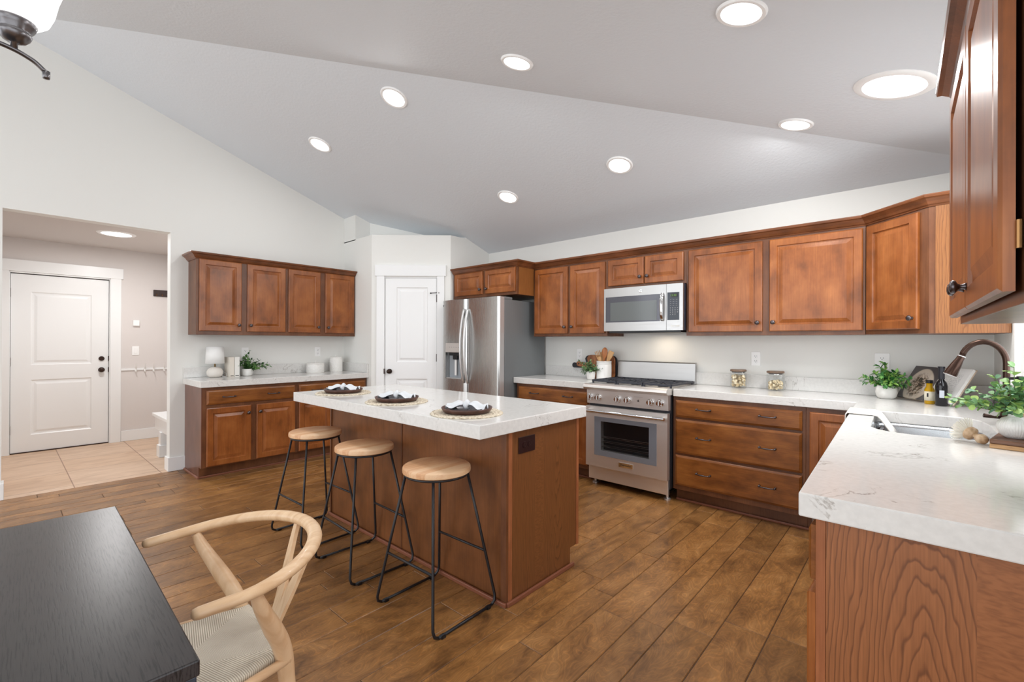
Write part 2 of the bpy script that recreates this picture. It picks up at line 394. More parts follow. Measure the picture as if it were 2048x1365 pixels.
def emis(name, col, st):
    m = bpy.data.materials.new(name); m.use_nodes = True; nt = m.node_tree; nt.nodes.clear()
    e = nt.nodes.new('ShaderNodeEmission'); e.inputs[0].default_value = (*col,1); e.inputs[1].default_value = st
    o = nt.nodes.new('ShaderNodeOutputMaterial'); nt.links.new(e.outputs[0], o.inputs[0]); return m
M['lamp'] = emis('lit_lamp_lens', (1,1,1), 5.0)
M['shade_lit'] = emis('lit_frosted_shade', (1,0.99,0.97), 2.2)
M['skyglow'] = emis('bright_window_daylight', (0.95,0.98,1.0), 1.6)
M['led'] = emis('green_clock_digits', (0.45,0.85,0.2), 0.5)
def glass(name, col=(1,1,1), rough=0.0, ior=1.45):
    m = mat(name, col, rough); nt, b = nodes(m); b.inputs['Transmission Weight'].default_value = 1.0; b.inputs['IOR'].default_value = ior; return m
def thin_glass(name):
    m = bpy.data.materials.new(name); m.use_nodes = True; nt = m.node_tree; nt.nodes.clear()
    tr = N(nt,'ShaderNodeBsdfTransparent'); tr.inputs[0].default_value = (0.97,0.98,0.98,1); gl = N(nt,'ShaderNodeBsdfGlossy'); gl.inputs['Roughness'].default_value = 0.03
    lw = N(nt,'ShaderNodeLayerWeight'); lw.inputs[0].default_value = 0.25; mr = N(nt,'ShaderNodeMapRange', i={'To Min': 0.03, 'To Max': 0.45}); nt.links.new(lw.outputs['Facing'], mr.inputs[0])
    mx = N(nt,'ShaderNodeMixShader'); o = N(nt,'ShaderNodeOutputMaterial')
    nt.links.new(mr.outputs[0], mx.inputs[0]); nt.links.new(tr.outputs[0], mx.inputs[1]); nt.links.new(gl.outputs[0], mx.inputs[2]); nt.links.new(mx.outputs[0], o.inputs[0]); return m
M['glass'] = thin_glass('clear_glass')
M['oil'] = mat('yellow_oil', srgb(190,146,4), 0.08)
M['balsamic'] = mat('near_black_glass', srgb(16,14,20), 0.06)
M['snack'] = plainwood('pale_crisps', srgb(214,186,138), srgb(238,222,188), srgb(246,236,212), (60,60,60), 0.7)
M['label'] = mat('cream_paper_label', srgb(226,220,200), 0.6)
M['printblk'] = mat('black_print', srgb(40,38,36), 0.6)
M['printgrey'] = mat('grey_print', srgb(150,150,152), 0.6)
M['paper'] = mat('page_paper', srgb(232,231,228), 0.6)
M['bookA'] = mat('cream_book_cloth', srgb(222,214,202), 0.7)
M['bookB'] = mat('white_book_cloth', srgb(232,230,224), 0.7)
M['bookT'] = mat('tan_book_cover', srgb(184,166,146), 0.7)
M['shadefab'] = paint('white_fabric_shade', srgb(240,240,238), 0.8, bs=0.2, sc=600)
M['stone'] = paint('rough_white_ceramic', srgb(222,216,208), 0.75, bs=0.6, sc=120)
M['slate'] = mat('black_slate_board', srgb(26,27,34), 0.5)
M['bristle'] = mat('white_bristles', srgb(240,236,226), 0.6)

# ================================================================ ROOM SHELL
T = 0.12
# floor of planks (boards run away from the camera, along y)
def plank_floor():
    rnd = random.Random(11)
    m = mat('hand_scraped_maple_floor', srgb(130,86,44), 0.34); nt, b = nodes(m)
    at = N(nt, 'ShaderNodeAttribute'); at.attribute_name = 'rnd'
    tc = N(nt, 'ShaderNodeTexCoord'); sc = N(nt, 'ShaderNodeVectorMath', operation='SCALE'); sc.inputs['Scale'].default_value = 40.0; nt.links.new(at.outputs['Color'], sc.inputs[0])
    def mp(s):
        q = N(nt, 'ShaderNodeVectorMath', operation='MULTIPLY'); q.inputs[1].default_value = s; nt.links.new(tc.outputs['Object'], q.inputs[0])
        a = N(nt, 'ShaderNodeVectorMath', operation='ADD'); nt.links.new(q.outputs[0], a.inputs[0]); nt.links.new(sc.outputs[0], a.inputs[1]); return a.outputs[0]
    n1 = N(nt, 'ShaderNodeTexNoise', i={'Scale': 1.0, 'Detail': 5.0, 'Roughness': 0.62, 'Distortion': 0.7}); nt.links.new(mp((9,4.5,1)), n1.inputs['Vector'])
    r1 = ramp(nt, [(0.24, srgb(84,56,30)), (0.38, srgb(124,86,48)), (0.52, srgb(146,103,58)), (0.74, srgb(168,124,76))]); nt.links.new(n1.outputs[0], r1.inputs[0])
    # fine contour figure
    n2 = N(nt, 'ShaderNodeTexNoise', i={'Scale': 1.0, 'Detail': 2.0, 'Distortion': 0.5}); nt.links.new(mp((9,3.6,1)), n2.inputs['Vector'])
    k = N(nt, 'ShaderNodeMath', operation='MULTIPLY'); k.inputs[1].default_value = 34.0; nt.links.new(n2.outputs[0], k.inputs[0])
    f = N(nt, 'ShaderNodeMath', operation='PINGPONG'); f.inputs[1].default_value = 1.0; nt.links.new(k.outputs[0], f.inputs[0])
    r2 = ramp(nt, [(0.0,(0.70,0.68,0.66)),(0.2,(1.0,1.0,1.0)),(0.78,(1.0,1.0,1.0)),(1.0,(1.55,1.47,1.32))]); nt.links.new(f.outputs[0], r2.inputs[0])
    mx = N(nt, 'ShaderNodeMix', data_type='RGBA', blend_type='MULTIPLY'); mx.inputs[0].default_value = 0.62; nt.links.new(r1.outputs[0], mx.inputs[6]); nt.links.new(r2.outputs[0], mx.inputs[7])
    # grain streaks
    n3 = N(nt, 'ShaderNodeTexNoise', i={'Scale': 1.0, 'Detail': 3.0}); nt.links.new(mp((130,6,1)), n3.inputs['Vector'])
    r3 = ramp(nt, [(0.3,(0.84,0.83,0.82)),(0.7,(1.08,1.08,1.08))]); nt.links.new(n3.outputs[0], r3.inputs[0])
    mx2 = N(nt, 'ShaderNodeMix', data_type='RGBA', blend_type='MULTIPLY'); mx2.inputs[0].default_value = 0.8; nt.links.new(mx.outputs[2], mx2.inputs[6]); nt.links.new(r3.outputs[0], mx2.inputs[7])
    # board tone
    sp = N(nt, 'ShaderNodeSeparateColor'); nt.links.new(at.outputs['Color'], sp.inputs[0])
    r4 = ramp(nt, [(0.0,(0.76,0.75,0.74)),(0.5,(0.97,0.96,0.95)),(1.0,(1.24,1.22,1.16))]); nt.links.new(sp.outputs[0], r4.inputs[0])
    mx3 = N(nt, 'ShaderNodeMix', data_type='RGBA', blend_type='MULTIPLY'); mx3.inputs[0].default_value = 1.0; nt.links.new(mx2.outputs[2], mx3.inputs[6]); nt.links.new(r4.outputs[0], mx3.inputs[7])
    nt.links.new(mx3.outputs[2], b.inputs['Base Color'])
    bump(nt, b, n1.outputs[0], 0.25, 0.004)
    dark = mat('plank_joint', srgb(48,30,18), 0.6)
    vs, fs, cols = [], [], []
    x = XL; widths = [0.083, 0.127, 0.178]
    g = 0.0012
    while x < 1.2:
        w = rnd.choice(widths); x1 = x+w; y = YOPEN-rnd.random()
        while y < YB:
            L = rnd.uniform(0.35, 1.7); y1 = min(y+L, YB)
            n = len(vs); c = (rnd.random(), rnd.random(), rnd.random())
            e = 0.0022
            vs += [(x+g,y+g,-0.003),(x1-g,y+g,-0.003),(x1-g,y1-g,-0.003),(x+g,y1-g,-0.003),
                   (x+g+e,y+g+e,0),(x1-g-e,y+g+e,0),(x1-g-e,y1-g-e,0),(x+g+e,y1-g-e,0)]
            q = [(4,5,6,7),(0,1,5,4),(1,2,6,5),(2,3,7,6),(3,0,4,7)]
            fs += [tuple(i+n for i in f_) for f_ in q]; cols += [c]*5
            y = y1
        x = x1
    nb = len(fs)
    n = len(vs); vs += [(XL-0.0,YOPEN-1,-0.003),(1.3,YOPEN-1,-0.003),(1.3,YB,-0.003),(XL,YB,-0.003),(XL,YOPEN-1,-0.1),(1.3,YOPEN-1,-0.1),(1.3,YB,-0.1),(XL,YB,-0.1)]
    fs += [(n,n+1,n+2,n+3),(n+4,n+7,n+6,n+5),(n,n+4,n+5,n+1),(n+1,n+5,n+6,n+2),(n+2,n+6,n+7,n+3),(n+3,n+7,n+4,n)]; cols += [(0,0,0)]*6
    me = bpy.data.meshes.new('floor'); me.from_pydata(vs, [], fs); me.update()
    ca = me.color_attributes.new('rnd', 'FLOAT_COLOR', 'CORNER')
    for p in me.polygons:
        for li in p.loop_indices: ca.data[li].color = (*cols[p.index], 1)
        if p.index >= nb: p.material_index = 1
    me.materials.append(m); me.materials.append(dark)
    o = bpy.data.objects.new('floor', me); COL.objects.link(o); o['kind'] = 'structure'
plank_floor()

# mudroom tile floor
def tile_mat():
    m = mat('beige_stone_tile', srgb(206,176,150), 0.42); nt, b = nodes(m)
    tc = N(nt, 'ShaderNodeTexCoord'); mp = N(nt, 'ShaderNodeMapping'); mp.inputs['Rotation'].default_value = (0,0,0); mp.inputs['Location'].default_value = (0.10,0.18,0)
    nt.links.new(tc.outputs['Object'], mp.inputs[0])
    br = N(nt, 'ShaderNodeTexBrick'); br.offset = 0.0
    for k, v in {'Scale': 1.0, 'Mortar Size': 0.004, 'Brick Width': 0.61, 'Row Height': 0.61}.items(): br.inputs[k].default_value = v
    br.inputs['Color1'].default_value = (*srgb(222,196,172),1); br.inputs['Color2'].default_value = (*srgb(212,180,150),1); br.inputs['Mortar'].default_value = (*srgb(158,124,100),1)
    nt.links.new(mp.outputs[0], br.inputs['Vector'])
    mp2 = N(nt, 'ShaderNodeMapping'); mp2.inputs['Scale'].default_value = (5,1.6,1); nt.links.new(tc.outputs['Object'], mp2.inputs[0])
    n = N(nt, 'ShaderNodeTexNoise', i={'Scale': 1.6, 'Detail': 6.0, 'Distortion': 1.6}); nt.links.new(mp2.outputs[0], n.inputs['Vector'])
    r = ramp(nt, [(0.3,(0.86,0.80,0.76)),(0.6,(1.03,1.02,1.02))]); nt.links.new(n.outputs[0], r.inputs[0])
    mx = N(nt, 'ShaderNodeMix', data_type='RGBA', blend_type='MULTIPLY'); mx.inputs[0].default_value = 1; nt.links.new(br.outputs[0], mx.inputs[6]); nt.links.new(r.outputs[0], mx.inputs[7])
    nt.links.new(mx.outputs[2], b.inputs['Base Color']); return m
XM = -7.552; MY0, MY1 = -0.55, 1.62; ZM = 2.435
struct('floor_mudroom', MB().box(XM-0.15, XL, MY0-0.1, MY1+0.1, -0.1, 0.0), tile_mat())

# ceiling: two sloping planes meeting on a hip
def ceil_poly(pts, name):
    mb = MB(); n = len(pts)
    mb.add([(x,y,z) for x,y,z in pts]+[(x,y,z+0.12) for x,y,z in pts], [tuple(range(n)), tuple(range(2*n-1,n-1,-1))]+[(i,(i+1)%n,n+(i+1)%n,n+i) for i in range(n)])
    return struct(name, mb, M['ceil'])
yc = YB-(SB/SA)*(HIPX-XL); 
ceil_poly([(XL-T,YB+T,zA(YB+T)), (XR(YB)+T,YB+T,zA(YB+T)), (HIPX,YB,ZB), (XL,yc,zA(yc)), (XL-T,yc,zA(yc))], 'ceiling')
ceil_poly([(HIPX,YB,ZB), (XR(YB)+T+0.06,YB+T,zBc(XR(YB)+T+.06)), (0.62,YOPEN,zBc(0.62)), (XL-T,YOPEN,zBc(XL-T)), (XL-T,yc-0.02,zBc(XL-T)), (XL,yc,zBc(XL))], 'ceiling')

# left wall with the opening to the mudroom
OY0, OY1, OZ = 0.002, 1.103, 2.35
mb = MB()
topA = [(YP,zA(YP)+.02)]
mb.prism([(OY1,0),(YP,0),(YP,zA(YP)+.03),(OY1,zA(OY1)+.03)], XL-T, XL, 'x')
mb.prism([(OY0,OZ),(OY1,OZ),(OY1,zA(OY1)+.03),(OY0,zA(OY0)+.03)], XL-T, XL, 'x')
mb.prism([(YOPEN,0),(OY0,0),(OY0,zA(OY0)+.03),(yc,zA(yc)+.02),(YOPEN,zA(yc)+.02)], XL-T, XL, 'x')
struct('wall_left', mb, M['wall'])
# back wall
mb = MB(); mb.prism([(-4.3,0),(XR(YB)+T,0),(XR(YB)+T,ZB+.03),(-4.3,ZB+.03)], YB, YB+T, 'y'); struct('wall_back', mb, M['wall'])
# pantry: return wall, 45 degree door wall, side wall, flat top, recessed upper wall
PB = Vector((-4.830,YP)); PC = Vector((-4.138,3.543)); ZP = 2.55
def seg_wall(mb, a, b, t, z0, z1, z0b=None, z1b=None):
    a = Vector(a); b = Vector(b); d = (b-a).normalized(); n = Vector((-d.y, d.x))*t
    z1b = z1 if z1b is None else z1b
    p = [a, b, b+n, a+n]; zz = [z1, z1b, z1b, z1]
    mb.add([(q.x,q.y,z0) for q in p]+[(q.x,q.y,z) for q,z in zip(p,zz)], [(3,2,1,0),(4,5,6,7),(0,1,5,4),(1,2,6,5),(2,3,7,6),(3,0,4,7)])
mb = MB()
seg_wall(mb, (XL,YP), PB, 0.10, 0, ZP)
dd = (PC-PB).normalized(); LD = (PC-PB).length
DO0, DO1, DOZ = 0.150, 0.786, 2.05       # rough door opening along the diagonal wall
seg_wall(mb, PB, PB+dd*DO0, 0.10, 0, ZP); seg_wall(mb, PB+dd*DO1, PC, 0.10, 0, ZP); seg_wall(mb, PB+dd*DO0, PB+dd*DO1, 0.10, DOZ, ZP)
seg_wall(mb, PC, (PC.x,3.78), 0.10, 0, ZP)
seg_wall(mb, (PC.x,3.78), (PC.x,YB), 0.10, 0, zA(3.78)+.01, z1b=zA(YB)+.01)
mb.prism([(XL,YP+.03),(PB.x-.02,PB.y+.03),(PC.x-.03,PC.y+.02),(PC.x-.03,YB),(XL,YB)], ZP-0.06, ZP-0.001, 'z')
struct('wall_pantry', mb, M['wall'])
mb = MB()
q1, q2, q3 = (-5.205,YP), (-5.195,3.11), (PC.x,3.78)
seg_wall(mb, (XL-.01,YP), q1, 0.08, ZP-.01, zA(YP)+.01)
seg_wall(mb, q1, q2, 0.08, ZP-.005, zA(YP)+.01, z1b=zA(3.11)+.01)
seg_wall(mb, q2, (-4.60,3.62), 0.08, ZP-.005, zA(3.11)+.01, z1b=zA(3.62)+.01)
seg_wall(mb, (-4.60,3.62), q3, 0.08, ZP-.005, zA(3.62)+.01, z1b=zA(3.78)+.01)
struct('wall_pantry_upper', mb, M['wall'])
# right wall with the window over the sink
WY0, WY1, WZ0, WZ1 = 2.12, 3.50, 1.10, 2.10
mb = MB()
def rwall(y0, y1, z0, z1a, z1b):
    mb.add([(XR(y0),y0,z0),(XR(y1),y1,z0),(XR(y1)+T,y1,z0),(XR(y0)+T,y0,z0),(XR(y0),y0,z1a),(XR(y1),y1,z1b),(XR(y1)+T,y1,z1b),(XR(y0)+T,y0,z1a)],
        [(3,2,1,0),(4,5,6,7),(0,1,5,4),(1,2,6,5),(2,3,7,6),(3,0,4,7)])
rwall(0.62, WY0, 0, 2.45, 2.45); rwall(WY1, YB, 0, 2.45, 2.45); rwall(WY0, WY1, 0, WZ0, WZ0); rwall(WY0, WY1, WZ1, 2.45, 2.45)
struct('wall_right', mb, M['wall'])

# window over the sink: casing, frame, sash bar and glass
ang = math.atan(-0.0186)
win = tag(bpy.data.objects.new('window_1', None), kind='structure'); COL.objects.link(win)
win.location = (XR(WY0), WY0, 0); win.rotation_euler = (0,0,-math.atan(-0.0186))
WL_ = WY1-WY0
mb = MB(); mb.box(0.03,0.09,0,0.05,WZ0,WZ1).box(0.03,0.09,WL_-0.05,WL_,WZ0,WZ1).box(0.03,0.09,0.05,WL_-0.05,WZ0,WZ0+.05).box(0.03,0.09,0.05,WL_-0.05,WZ1-.05,WZ1).box(0.04,0.08,WL_/2-.025,WL_/2+.025,WZ0+.05,WZ1-.05)
mb.build('window_frame', M['white'], win, bevel=0.003)
MB().box(-0.05,0.03,-0.03,WL_+0.03,WZ0-.03,WZ0).build('window_sill', M['white'], win, bevel=0.004)
MB().box(0.057,0.062,0.05,WL_-0.05,WZ0+.05,WZ1-.05).build('window_pane', mat('window_glass',(1,1,1),0.0,**{'Transmission Weight':1.0,'IOR':1.1,'Alpha':0.25}), win)

# ================================================================ mudroom behind the opening
mb = MB(); MD0, MD1 = 0.0675, 0.8944
mb.prism([(MY0,0),(MD0-.02,0),(MD0-.02,2.07),(MD1+.02,2.07),(MD1+.02,0),(MY1,0),(MY1,ZM),(MY0,ZM)], XM-T, XM, 'x')
struct('wall_mudroom_back', mb, M['mudwall'])
struct('wall_mudroom_left', MB().box(XM-T, XL-T, MY0-T, MY0, 0, ZM), M['mudwall'])
struct('wall_mudroom_right', MB().box(XM-T, XL-T, MY1, MY1+T, 0, ZM), M['mudwall'])
struct('ceiling_mudroom', MB().box(XM-T, XL-T, MY0-T, MY1+T, ZM, ZM+T), mat('mudroom_ceiling_paint', srgb(212,206,202), 0.8))
def panel_door(name, W_, H_, x, panels, knobs, hinge_side, hinges, loc, rot, holes=None):
    """two panel door in its casing; local frame: x along the wall, front faces -y"""
    e = bpy.data.objects.new(name, None); COL.objects.link(e); e.location = loc; e.rotation_euler = (0,0,rot); e['kind'] = 'structure'
    # leaf with sunk, raised panels: stiles/rails from boxes, panels from ring profiles
    mb = MB(); t = 0.035; z0 = 0.012
    ys = sorted(panels, key=lambda p: p[2])
    px0, px1 = ys[0][0], ys[0][1]
    mb.box(0,px0,0,t,z0,H_); mb.box(px1,W_,0,t,z0,H_)
    zz = z0
    for (a,b_,c,d) in ys:
        mb.box(px0,px1,0,t,zz,c); zz = d
    mb.box(px0,px1,0,t,zz,H_)
    for (a,b_,c,d) in ys:
        mb.rings(a,b_,c,d,t*0.7,[(0,0),(0,t*0.7),(0.012,t*0.7-0.009),(0.028,t*0.7-0.010),(0.052,t*0.7-0.002)])
    mb.build('door_leaf', M['white'], e)
    return e
d1 = panel_door('door_1', MD1-MD0, 2.036, 0, [(0.155,0.672,1.00,1.84),(0.155,0.672,0.20,0.83)], None, 0, None, (XM-0.03, MD0, 0), PI/2)
DW = MD1-MD0
mb = MB().box(-0.115,-0.012,-0.05,-0.03,0,2.06).box(DW+0.012,DW+0.115,-0.05,-0.03,0,2.06).box(-0.135,DW+0.135,-0.055,-0.03,2.06,2.19)
mb.box(-0.012,-0.004,-0.04,0.08,0,2.06).box(DW+0.004,DW+0.012,-0.04,0.08,0,2.06).box(-0.012,DW+0.012,-0.04,0.08,2.045,2.06)
mb.build('door_casing', M['white'], d1, bevel=0.002)
MB().box(0,DW,-0.01,0.03,0,0.011).build('threshold', M['bronze'], d1)
MB().box(-0.015,DW+0.015,0.0365,0.045,0,2.05).build('door_gap_light_block', M['black'], d1)  # black panel added behind the leaf to block light leaking through the gap
def roundknob(parent, x, z, r=0.027, y=0, name='door_knob', m=None, ln=0.055):
    MB().lathe([(r*1.15,-0.0),(r*1.15,0.008),(r*0.45,0.012),(r*0.4,ln*0.5),(r*0.9,ln*0.62),(r,ln*0.8),(r*0.75,ln),(0,ln)],(x,y,z),20,'y').build(name, m or M['bronze'], parent, smooth=True)
roundknob(d1, DW-0.065, 0.92); 
MB().lathe([(0.028,0),(0.028,0.010),(0.022,0.018),(0.0,0.018)],(DW-0.065,0,1.06),20,'y').build('deadbolt', M['bronze'], d1, auto=30)
for z in (0.27,1.04,1.82): MB().lathe([(0.007,z-0.05),(0.007,z+0.05)],(-0.006,-0.006,0),10).build('hinge', M['bronze'], d1, smooth=True)
MB().box(DW-0.004,DW+0.004,-0.012,0.0,0.89,0.95).box(DW-0.004,DW+0.004,-0.012,0.0,1.03,1.09).build('strike_plate', M['bronze'], d1)

# pantry door in the diagonal wall (door is 0.164..0.77 along it)
rotd = math.atan2(dd.y, dd.x)
p0 = PB+dd*0.164
d2 = panel_door('door_2', 0.606, 2.036, 0, [(0.13,0.50,1.04,1.93),(0.13,0.50,0.20,0.845)], None, 0, None, (p0.x, p0.y, 0), rotd)
DW = 0.606
for o_ in d2.children: o_.location = (0,0.004,0)
mb = MB().box(-0.100,-0.008,-0.020,-0.001,0,2.06).box(DW+0.008,DW+0.092,-0.020,-0.001,0,2.06).box(-0.118,DW+0.112,-0.026,-0.001,2.06,2.19)
mb.box(-0.014,-0.003,0.0,0.10,0,2.05).box(DW+0.003,DW+0.014,0.0,0.10,0,2.05).box(-0.014,DW+0.014,0.0,0.10,2.040,2.052)
mb.build('door_casing', M['white'], d2, bevel=0.002)
roundknob(d2, 0.052, 0.933, 0.026, 0.004)
MB().box(-0.012,-0.002,-0.024,-0.001,0.905,0.965).build('strike_plate', M['bronze'], d2)
for z in (0.3,1.095,1.80): MB().lathe([(0.006,z-0.045),(0.006,z+0.045)],(DW+0.004,-0.004,0),10).build('hinge', M['bronze'], d2, smooth=True)
MB().tube([(DW-0.06,-0.03,1.86),(DW-0.02,-0.035,1.862),(DW+0.006,-0.02,1.865)],0.004,8).lathe([(0.009,0),(0.009,0.012)],(DW-0.065,-0.02,1.858),10,'y').lathe([(0.006,0),(0.006,0.012)],(DW+0.03,-0.012,1.863),10,'y').build('hinge_stop', M['black'], d2)

# baseboards
BBH = 0.135
def bboard(name, mb): struct(name, mb, M['white'], bevel=0.003)
bboard('baseboard_left', MB().box(XL,XL+0.014,OY1-0.015,1.235,0.001,BBH).box(XL-T-.014,XL-.001,OY1-0.015,OY1,0.001,BBH).box(XL-T-.014,XL-T,OY1,MY1,0.001,BBH))
bboard('baseboard_left', MB().box(XL,XL+0.014,YOPEN,OY0+0.015,0.001,BBH).box(XL-T-.001,XL-.001,OY0,OY0+0.015,0.001,BBH))
bboard('baseboard_back', MB().box(XM,XM+0.014,1.012,MY1,0.001,BBH))
bboard('baseboard_pantry', MB().box(PC.x+.001,PC.x+.012,PC.y,YB,0.001,BBH))

# mudroom bench, hooks, switches, light
t = thing('mudroom_bench', 'white painted bench seat just inside the mudroom opening, low and boxy', 'bench', (0,0,0))
MB().box(-6.63,XL-T-.02,1.165,MY1-.002,0.415,0.45).build('seat', M['white'], t, bevel=0.003)
MB().box(-6.59,XL-T-.03,1.185,1.215,0.27,0.415).box(-6.59,-6.57,1.215,MY1-.005,0.27,0.415).build('apron', M['white'], t, bevel=0.002)
MB().box(-6.32,-6.22,1.17,MY1-.005,0.001,0.27).box(-6.335,-6.205,1.155,MY1-.005,0.001,0.13).build('support', M['white'], t, bevel=0.002)
t = thing('coat_rail', 'thin white rail with four double coat hooks low on the mudroom wall', 'coat rack', (XM,1.0,0.915))
MB().box(0,0.014,0.012,0.56,-0.012,0.012).build('rail', M['white'], t)
for k in range(4):
    y = 0.155+k*0.092+(0.02 if k == 3 else 0)
    h = MB().tube([(0.014,y,0.01),(0.03,y,0.02),(0.045,y,0.045),(0.05,y,0.075)],0.0045,8).tube([(0.014,y,-0.01),(0.03,y,-0.035),(0.048,y,-0.035),(0.05,y,-0.018)],0.0045,8).box(0.012,0.018,y-.009,y+.009,-0.03,0.02)
    h.build('hook', M['ceramic'], t, auto=40)
t = thing('key_rack', 'small dark wooden key rack with brass hooks high on the mudroom wall', 'key rack', (XM,1.335,1.915))
MB().box(0,0.02,0,0.26,-0.043,0.043).build('board', mat('dark_wood_rack', srgb(56,42,38), 0.5), t, bevel=0.003)
for k in range(4): MB().tube([(0.02,0.03+k*0.058,-0.012),(0.035,0.03+k*0.058,-0.018),(0.04,0.03+k*0.058,-0.03),(0.03,0.03+k*0.058,-0.036)],0.003,6).build('hook', mat('brass_hook', srgb(170,120,60),0.3,0.9) if k == 0 else bpy.data.materials['brass_hook'], t)
t = tag(MB().box(XM,XM+0.03,1.125,1.19,1.475,1.545).build('chime_box', M['plast'], bevel=0.004), 'small square white chime box above the mudroom light switch', 'wall box')
t = thing('light_switch', 'white rocker light switch plate beside the mudroom door', 'light switch', (XM,1.155,1.153))
MB().box(0,0.006,-0.036,0.036,-0.058,0.058).build('plate', M['plast'], t, bevel=0.002)
MB().box(0.006,0.011,-0.016,0.016,-0.033,0.033).build('rocker', M['plast'], t, bevel=0.002)

# ================================================================ lights in the ceiling
def downlight(name, loc, normal, r, label, power, ring=1.28, grp=None, domed=0.0):
    e = thing(name, label, 'ceiling light', loc, 0, grp)
    q = Vector((0,0,1)).rotation_difference(Vector(normal)); e.rotation_mode = 'QUATERNION'; e.rotation_quaternion = q
    MB().lathe([(r,-0.004),(r*1.02,-0.009),(r*ring*0.94,-0.010),(r*ring,-0.002),(r*ring,0.0)],(0,0,0),40).build('trim_ring', M['plast'], e, auto=50)
    MB().lathe([(0,-0.006-domed),(r*0.6,-0.006-domed*0.7),(r*0.99,-0.005),(r*0.99,-0.001),(0,-0.001)],(0,0,0),40).build('lens', M['lamp'], e, smooth=True)
    n = Vector(normal); l = area_light('downlight_glow', Vector(loc)-n*0.03, r*1.9, power, (1,0.99,0.98)); l.rotation_mode = 'QUATERNION'; l.rotation_quaternion = q
nA = Vector((0,SA,1)).normalized(); nB = Vector((SB,0,1)).normalized()
PW = 5.5
for (x,y,w) in ((-4.248,2.010,'recessed downlight nearest the left wall on the slope above the left cabinets'),
              (-3.007,2.000,'recessed downlight with a tilted trim above the island end nearest the pantry'),
              (-3.018,3.318,'recessed downlight lowest on the slope, in front of the refrigerator'),
              (-1.799,3.313,'recessed downlight on the slope in front of the range')):
    downlight('recessed_light', (x,y,zA(y)), nA, 0.083, w, PW, grp=None)
for (x,y,w) in ((-1.80,2.055,'recessed downlight just above the ceiling crease over the island centre'),
              (-0.548,2.035,'recessed downlight nearest the camera at the top of the photo'),
              (-0.576,3.320,'recessed downlight over the drawers and glass jars, on the slope beyond the crease')):
    downlight('recessed_light', (x,y,zBc(x)), nB, 0.078, w, PW)
downlight('skylight_tube', (-0.088,2.885,zBc(-0.088)), nB, 0.125, 'large round daylight tube lens with wide white rim near the right cabinets', 16, ring=1.32, domed=0.012)
downlight('skylight_tube', (-6.435,0.82,ZM), (0,0,1), 0.125, 'round daylight tube lens on the flat mudroom ceiling', 20, ring=1.32, domed=0.01)

# ================================================================ cabinets
DOORP = [(0,0),(0,0.014),(0.006,0.019),(0.050,0.019),(0.054,0.011),(0.062,0.010),(0.088,0.017)]
DRAWP = [(0,0),(0,0.011),(0.004,0.014),(0.010,0.016),(0.016,0.019)]
def knob(parent, x, y, z):
    MB().lathe([(0.009,0),(0.007,0.004),(0.005,0.010),(0.008,0.015),(0.0155,0.019),(0.0165,0.024),(0.012,0.029),(0.005,0.031),(0,0.031)],(x,y,z),16,'y').build('knob', M['pewter'], parent, smooth=True)
def pull(parent, x, y, z, w=0.10):
    h = w/2
    pts = [(x-h,y,z),(x-h,y-0.022,z),(x-h*0.55,y-0.027,z-.003),(x,y-0.030,z-.002),(x+h*0.55,y-0.027,z-.003),(x+h,y-0.022,z),(x+h,y,z)]
    mb = MB().tube(pts,[0.004,0.0045,0.0038,0.0062,0.0038,0.0045,0.004],10)
    for sx in (-h,h): mb.lathe([(0.008,0),(0.006,0.006),(0.004,0.01)],(x+sx,y,z),12,'y').lathe([(0,-0.007),(0.005,-0.005),(0.007,0),(0.005,0.005),(0,0.007)],(x+sx,y-0.022,z),12)
    mb.build('handle', M['pewter'], parent, smooth=True)
def cdoor(parent, x0, x1, z0, z1, y, kn=None, m=None):
    d = MB().rings(x0,x1,z0,z1,y,DOORP).build('door', m or M['wood'], parent)
    if kn: knob(d, kn[0], y-0.019, kn[1])
    return d
def cdrawer(parent, x0, x1, z0, z1, y, pulls=(), w=0.10):
    d = MB().rings(x0,x1,z0,z1,y,DRAWP).build('drawer', M['woodh'], parent)
    for p in pulls: pull(d, p[0], y-0.019, p[1], w)
    return d
def crown(path, name, label, zb=2.082, m=None, ends=True):
    """cove crown swept along a plan path (outward = right hand side of travel)"""
    prof = [(0.0,0.0),(0.006,0.0),(0.009,0.008),(0.016,0.012),(0.024,0.026),(0.040,0.042),(0.052,0.047),(0.055,0.058),(0.055,0.064),(0.0,0.064)]
    P = [Vector(p) for p in path]; n = len(P); mb = MB(); k = len(prof)
    for i, p in enumerate(P):
        d0 = (P[i]-P[i-1]).normalized() if i > 0 else (P[1]-P[0]).normalized()
        d1_ = (P[i+1]-P[i]).normalized() if i < n-1 else d0
        n0 = Vector((d0.y,-d0.x)); n1 = Vector((d1_.y,-d1_.x)); bi = (n0+n1); bi = bi/ max(bi.dot(n0),1e-6)
        for (o, h) in prof: mb.v.append((p.x+bi.x*o, p.y+bi.y*o, zb+h))
    for i in range(n-1):
        for j in range(k):
            a = i*k+j; b_ = i*k+(j+1)%k; mb.f.append((a,b_,b_+k,a+k))
    mb.f.append(tuple(range(k))); mb.f.append(tuple(range((n-1)*k+k-1,(n-1)*k-1,-1)))
    return tag(mb.build(name, m or M['crown']), label, 'molding')

UZ0, UZ1, DZ0, DZ1 = 1.347, 2.085, 1.375, 2.062
UD = 0.310
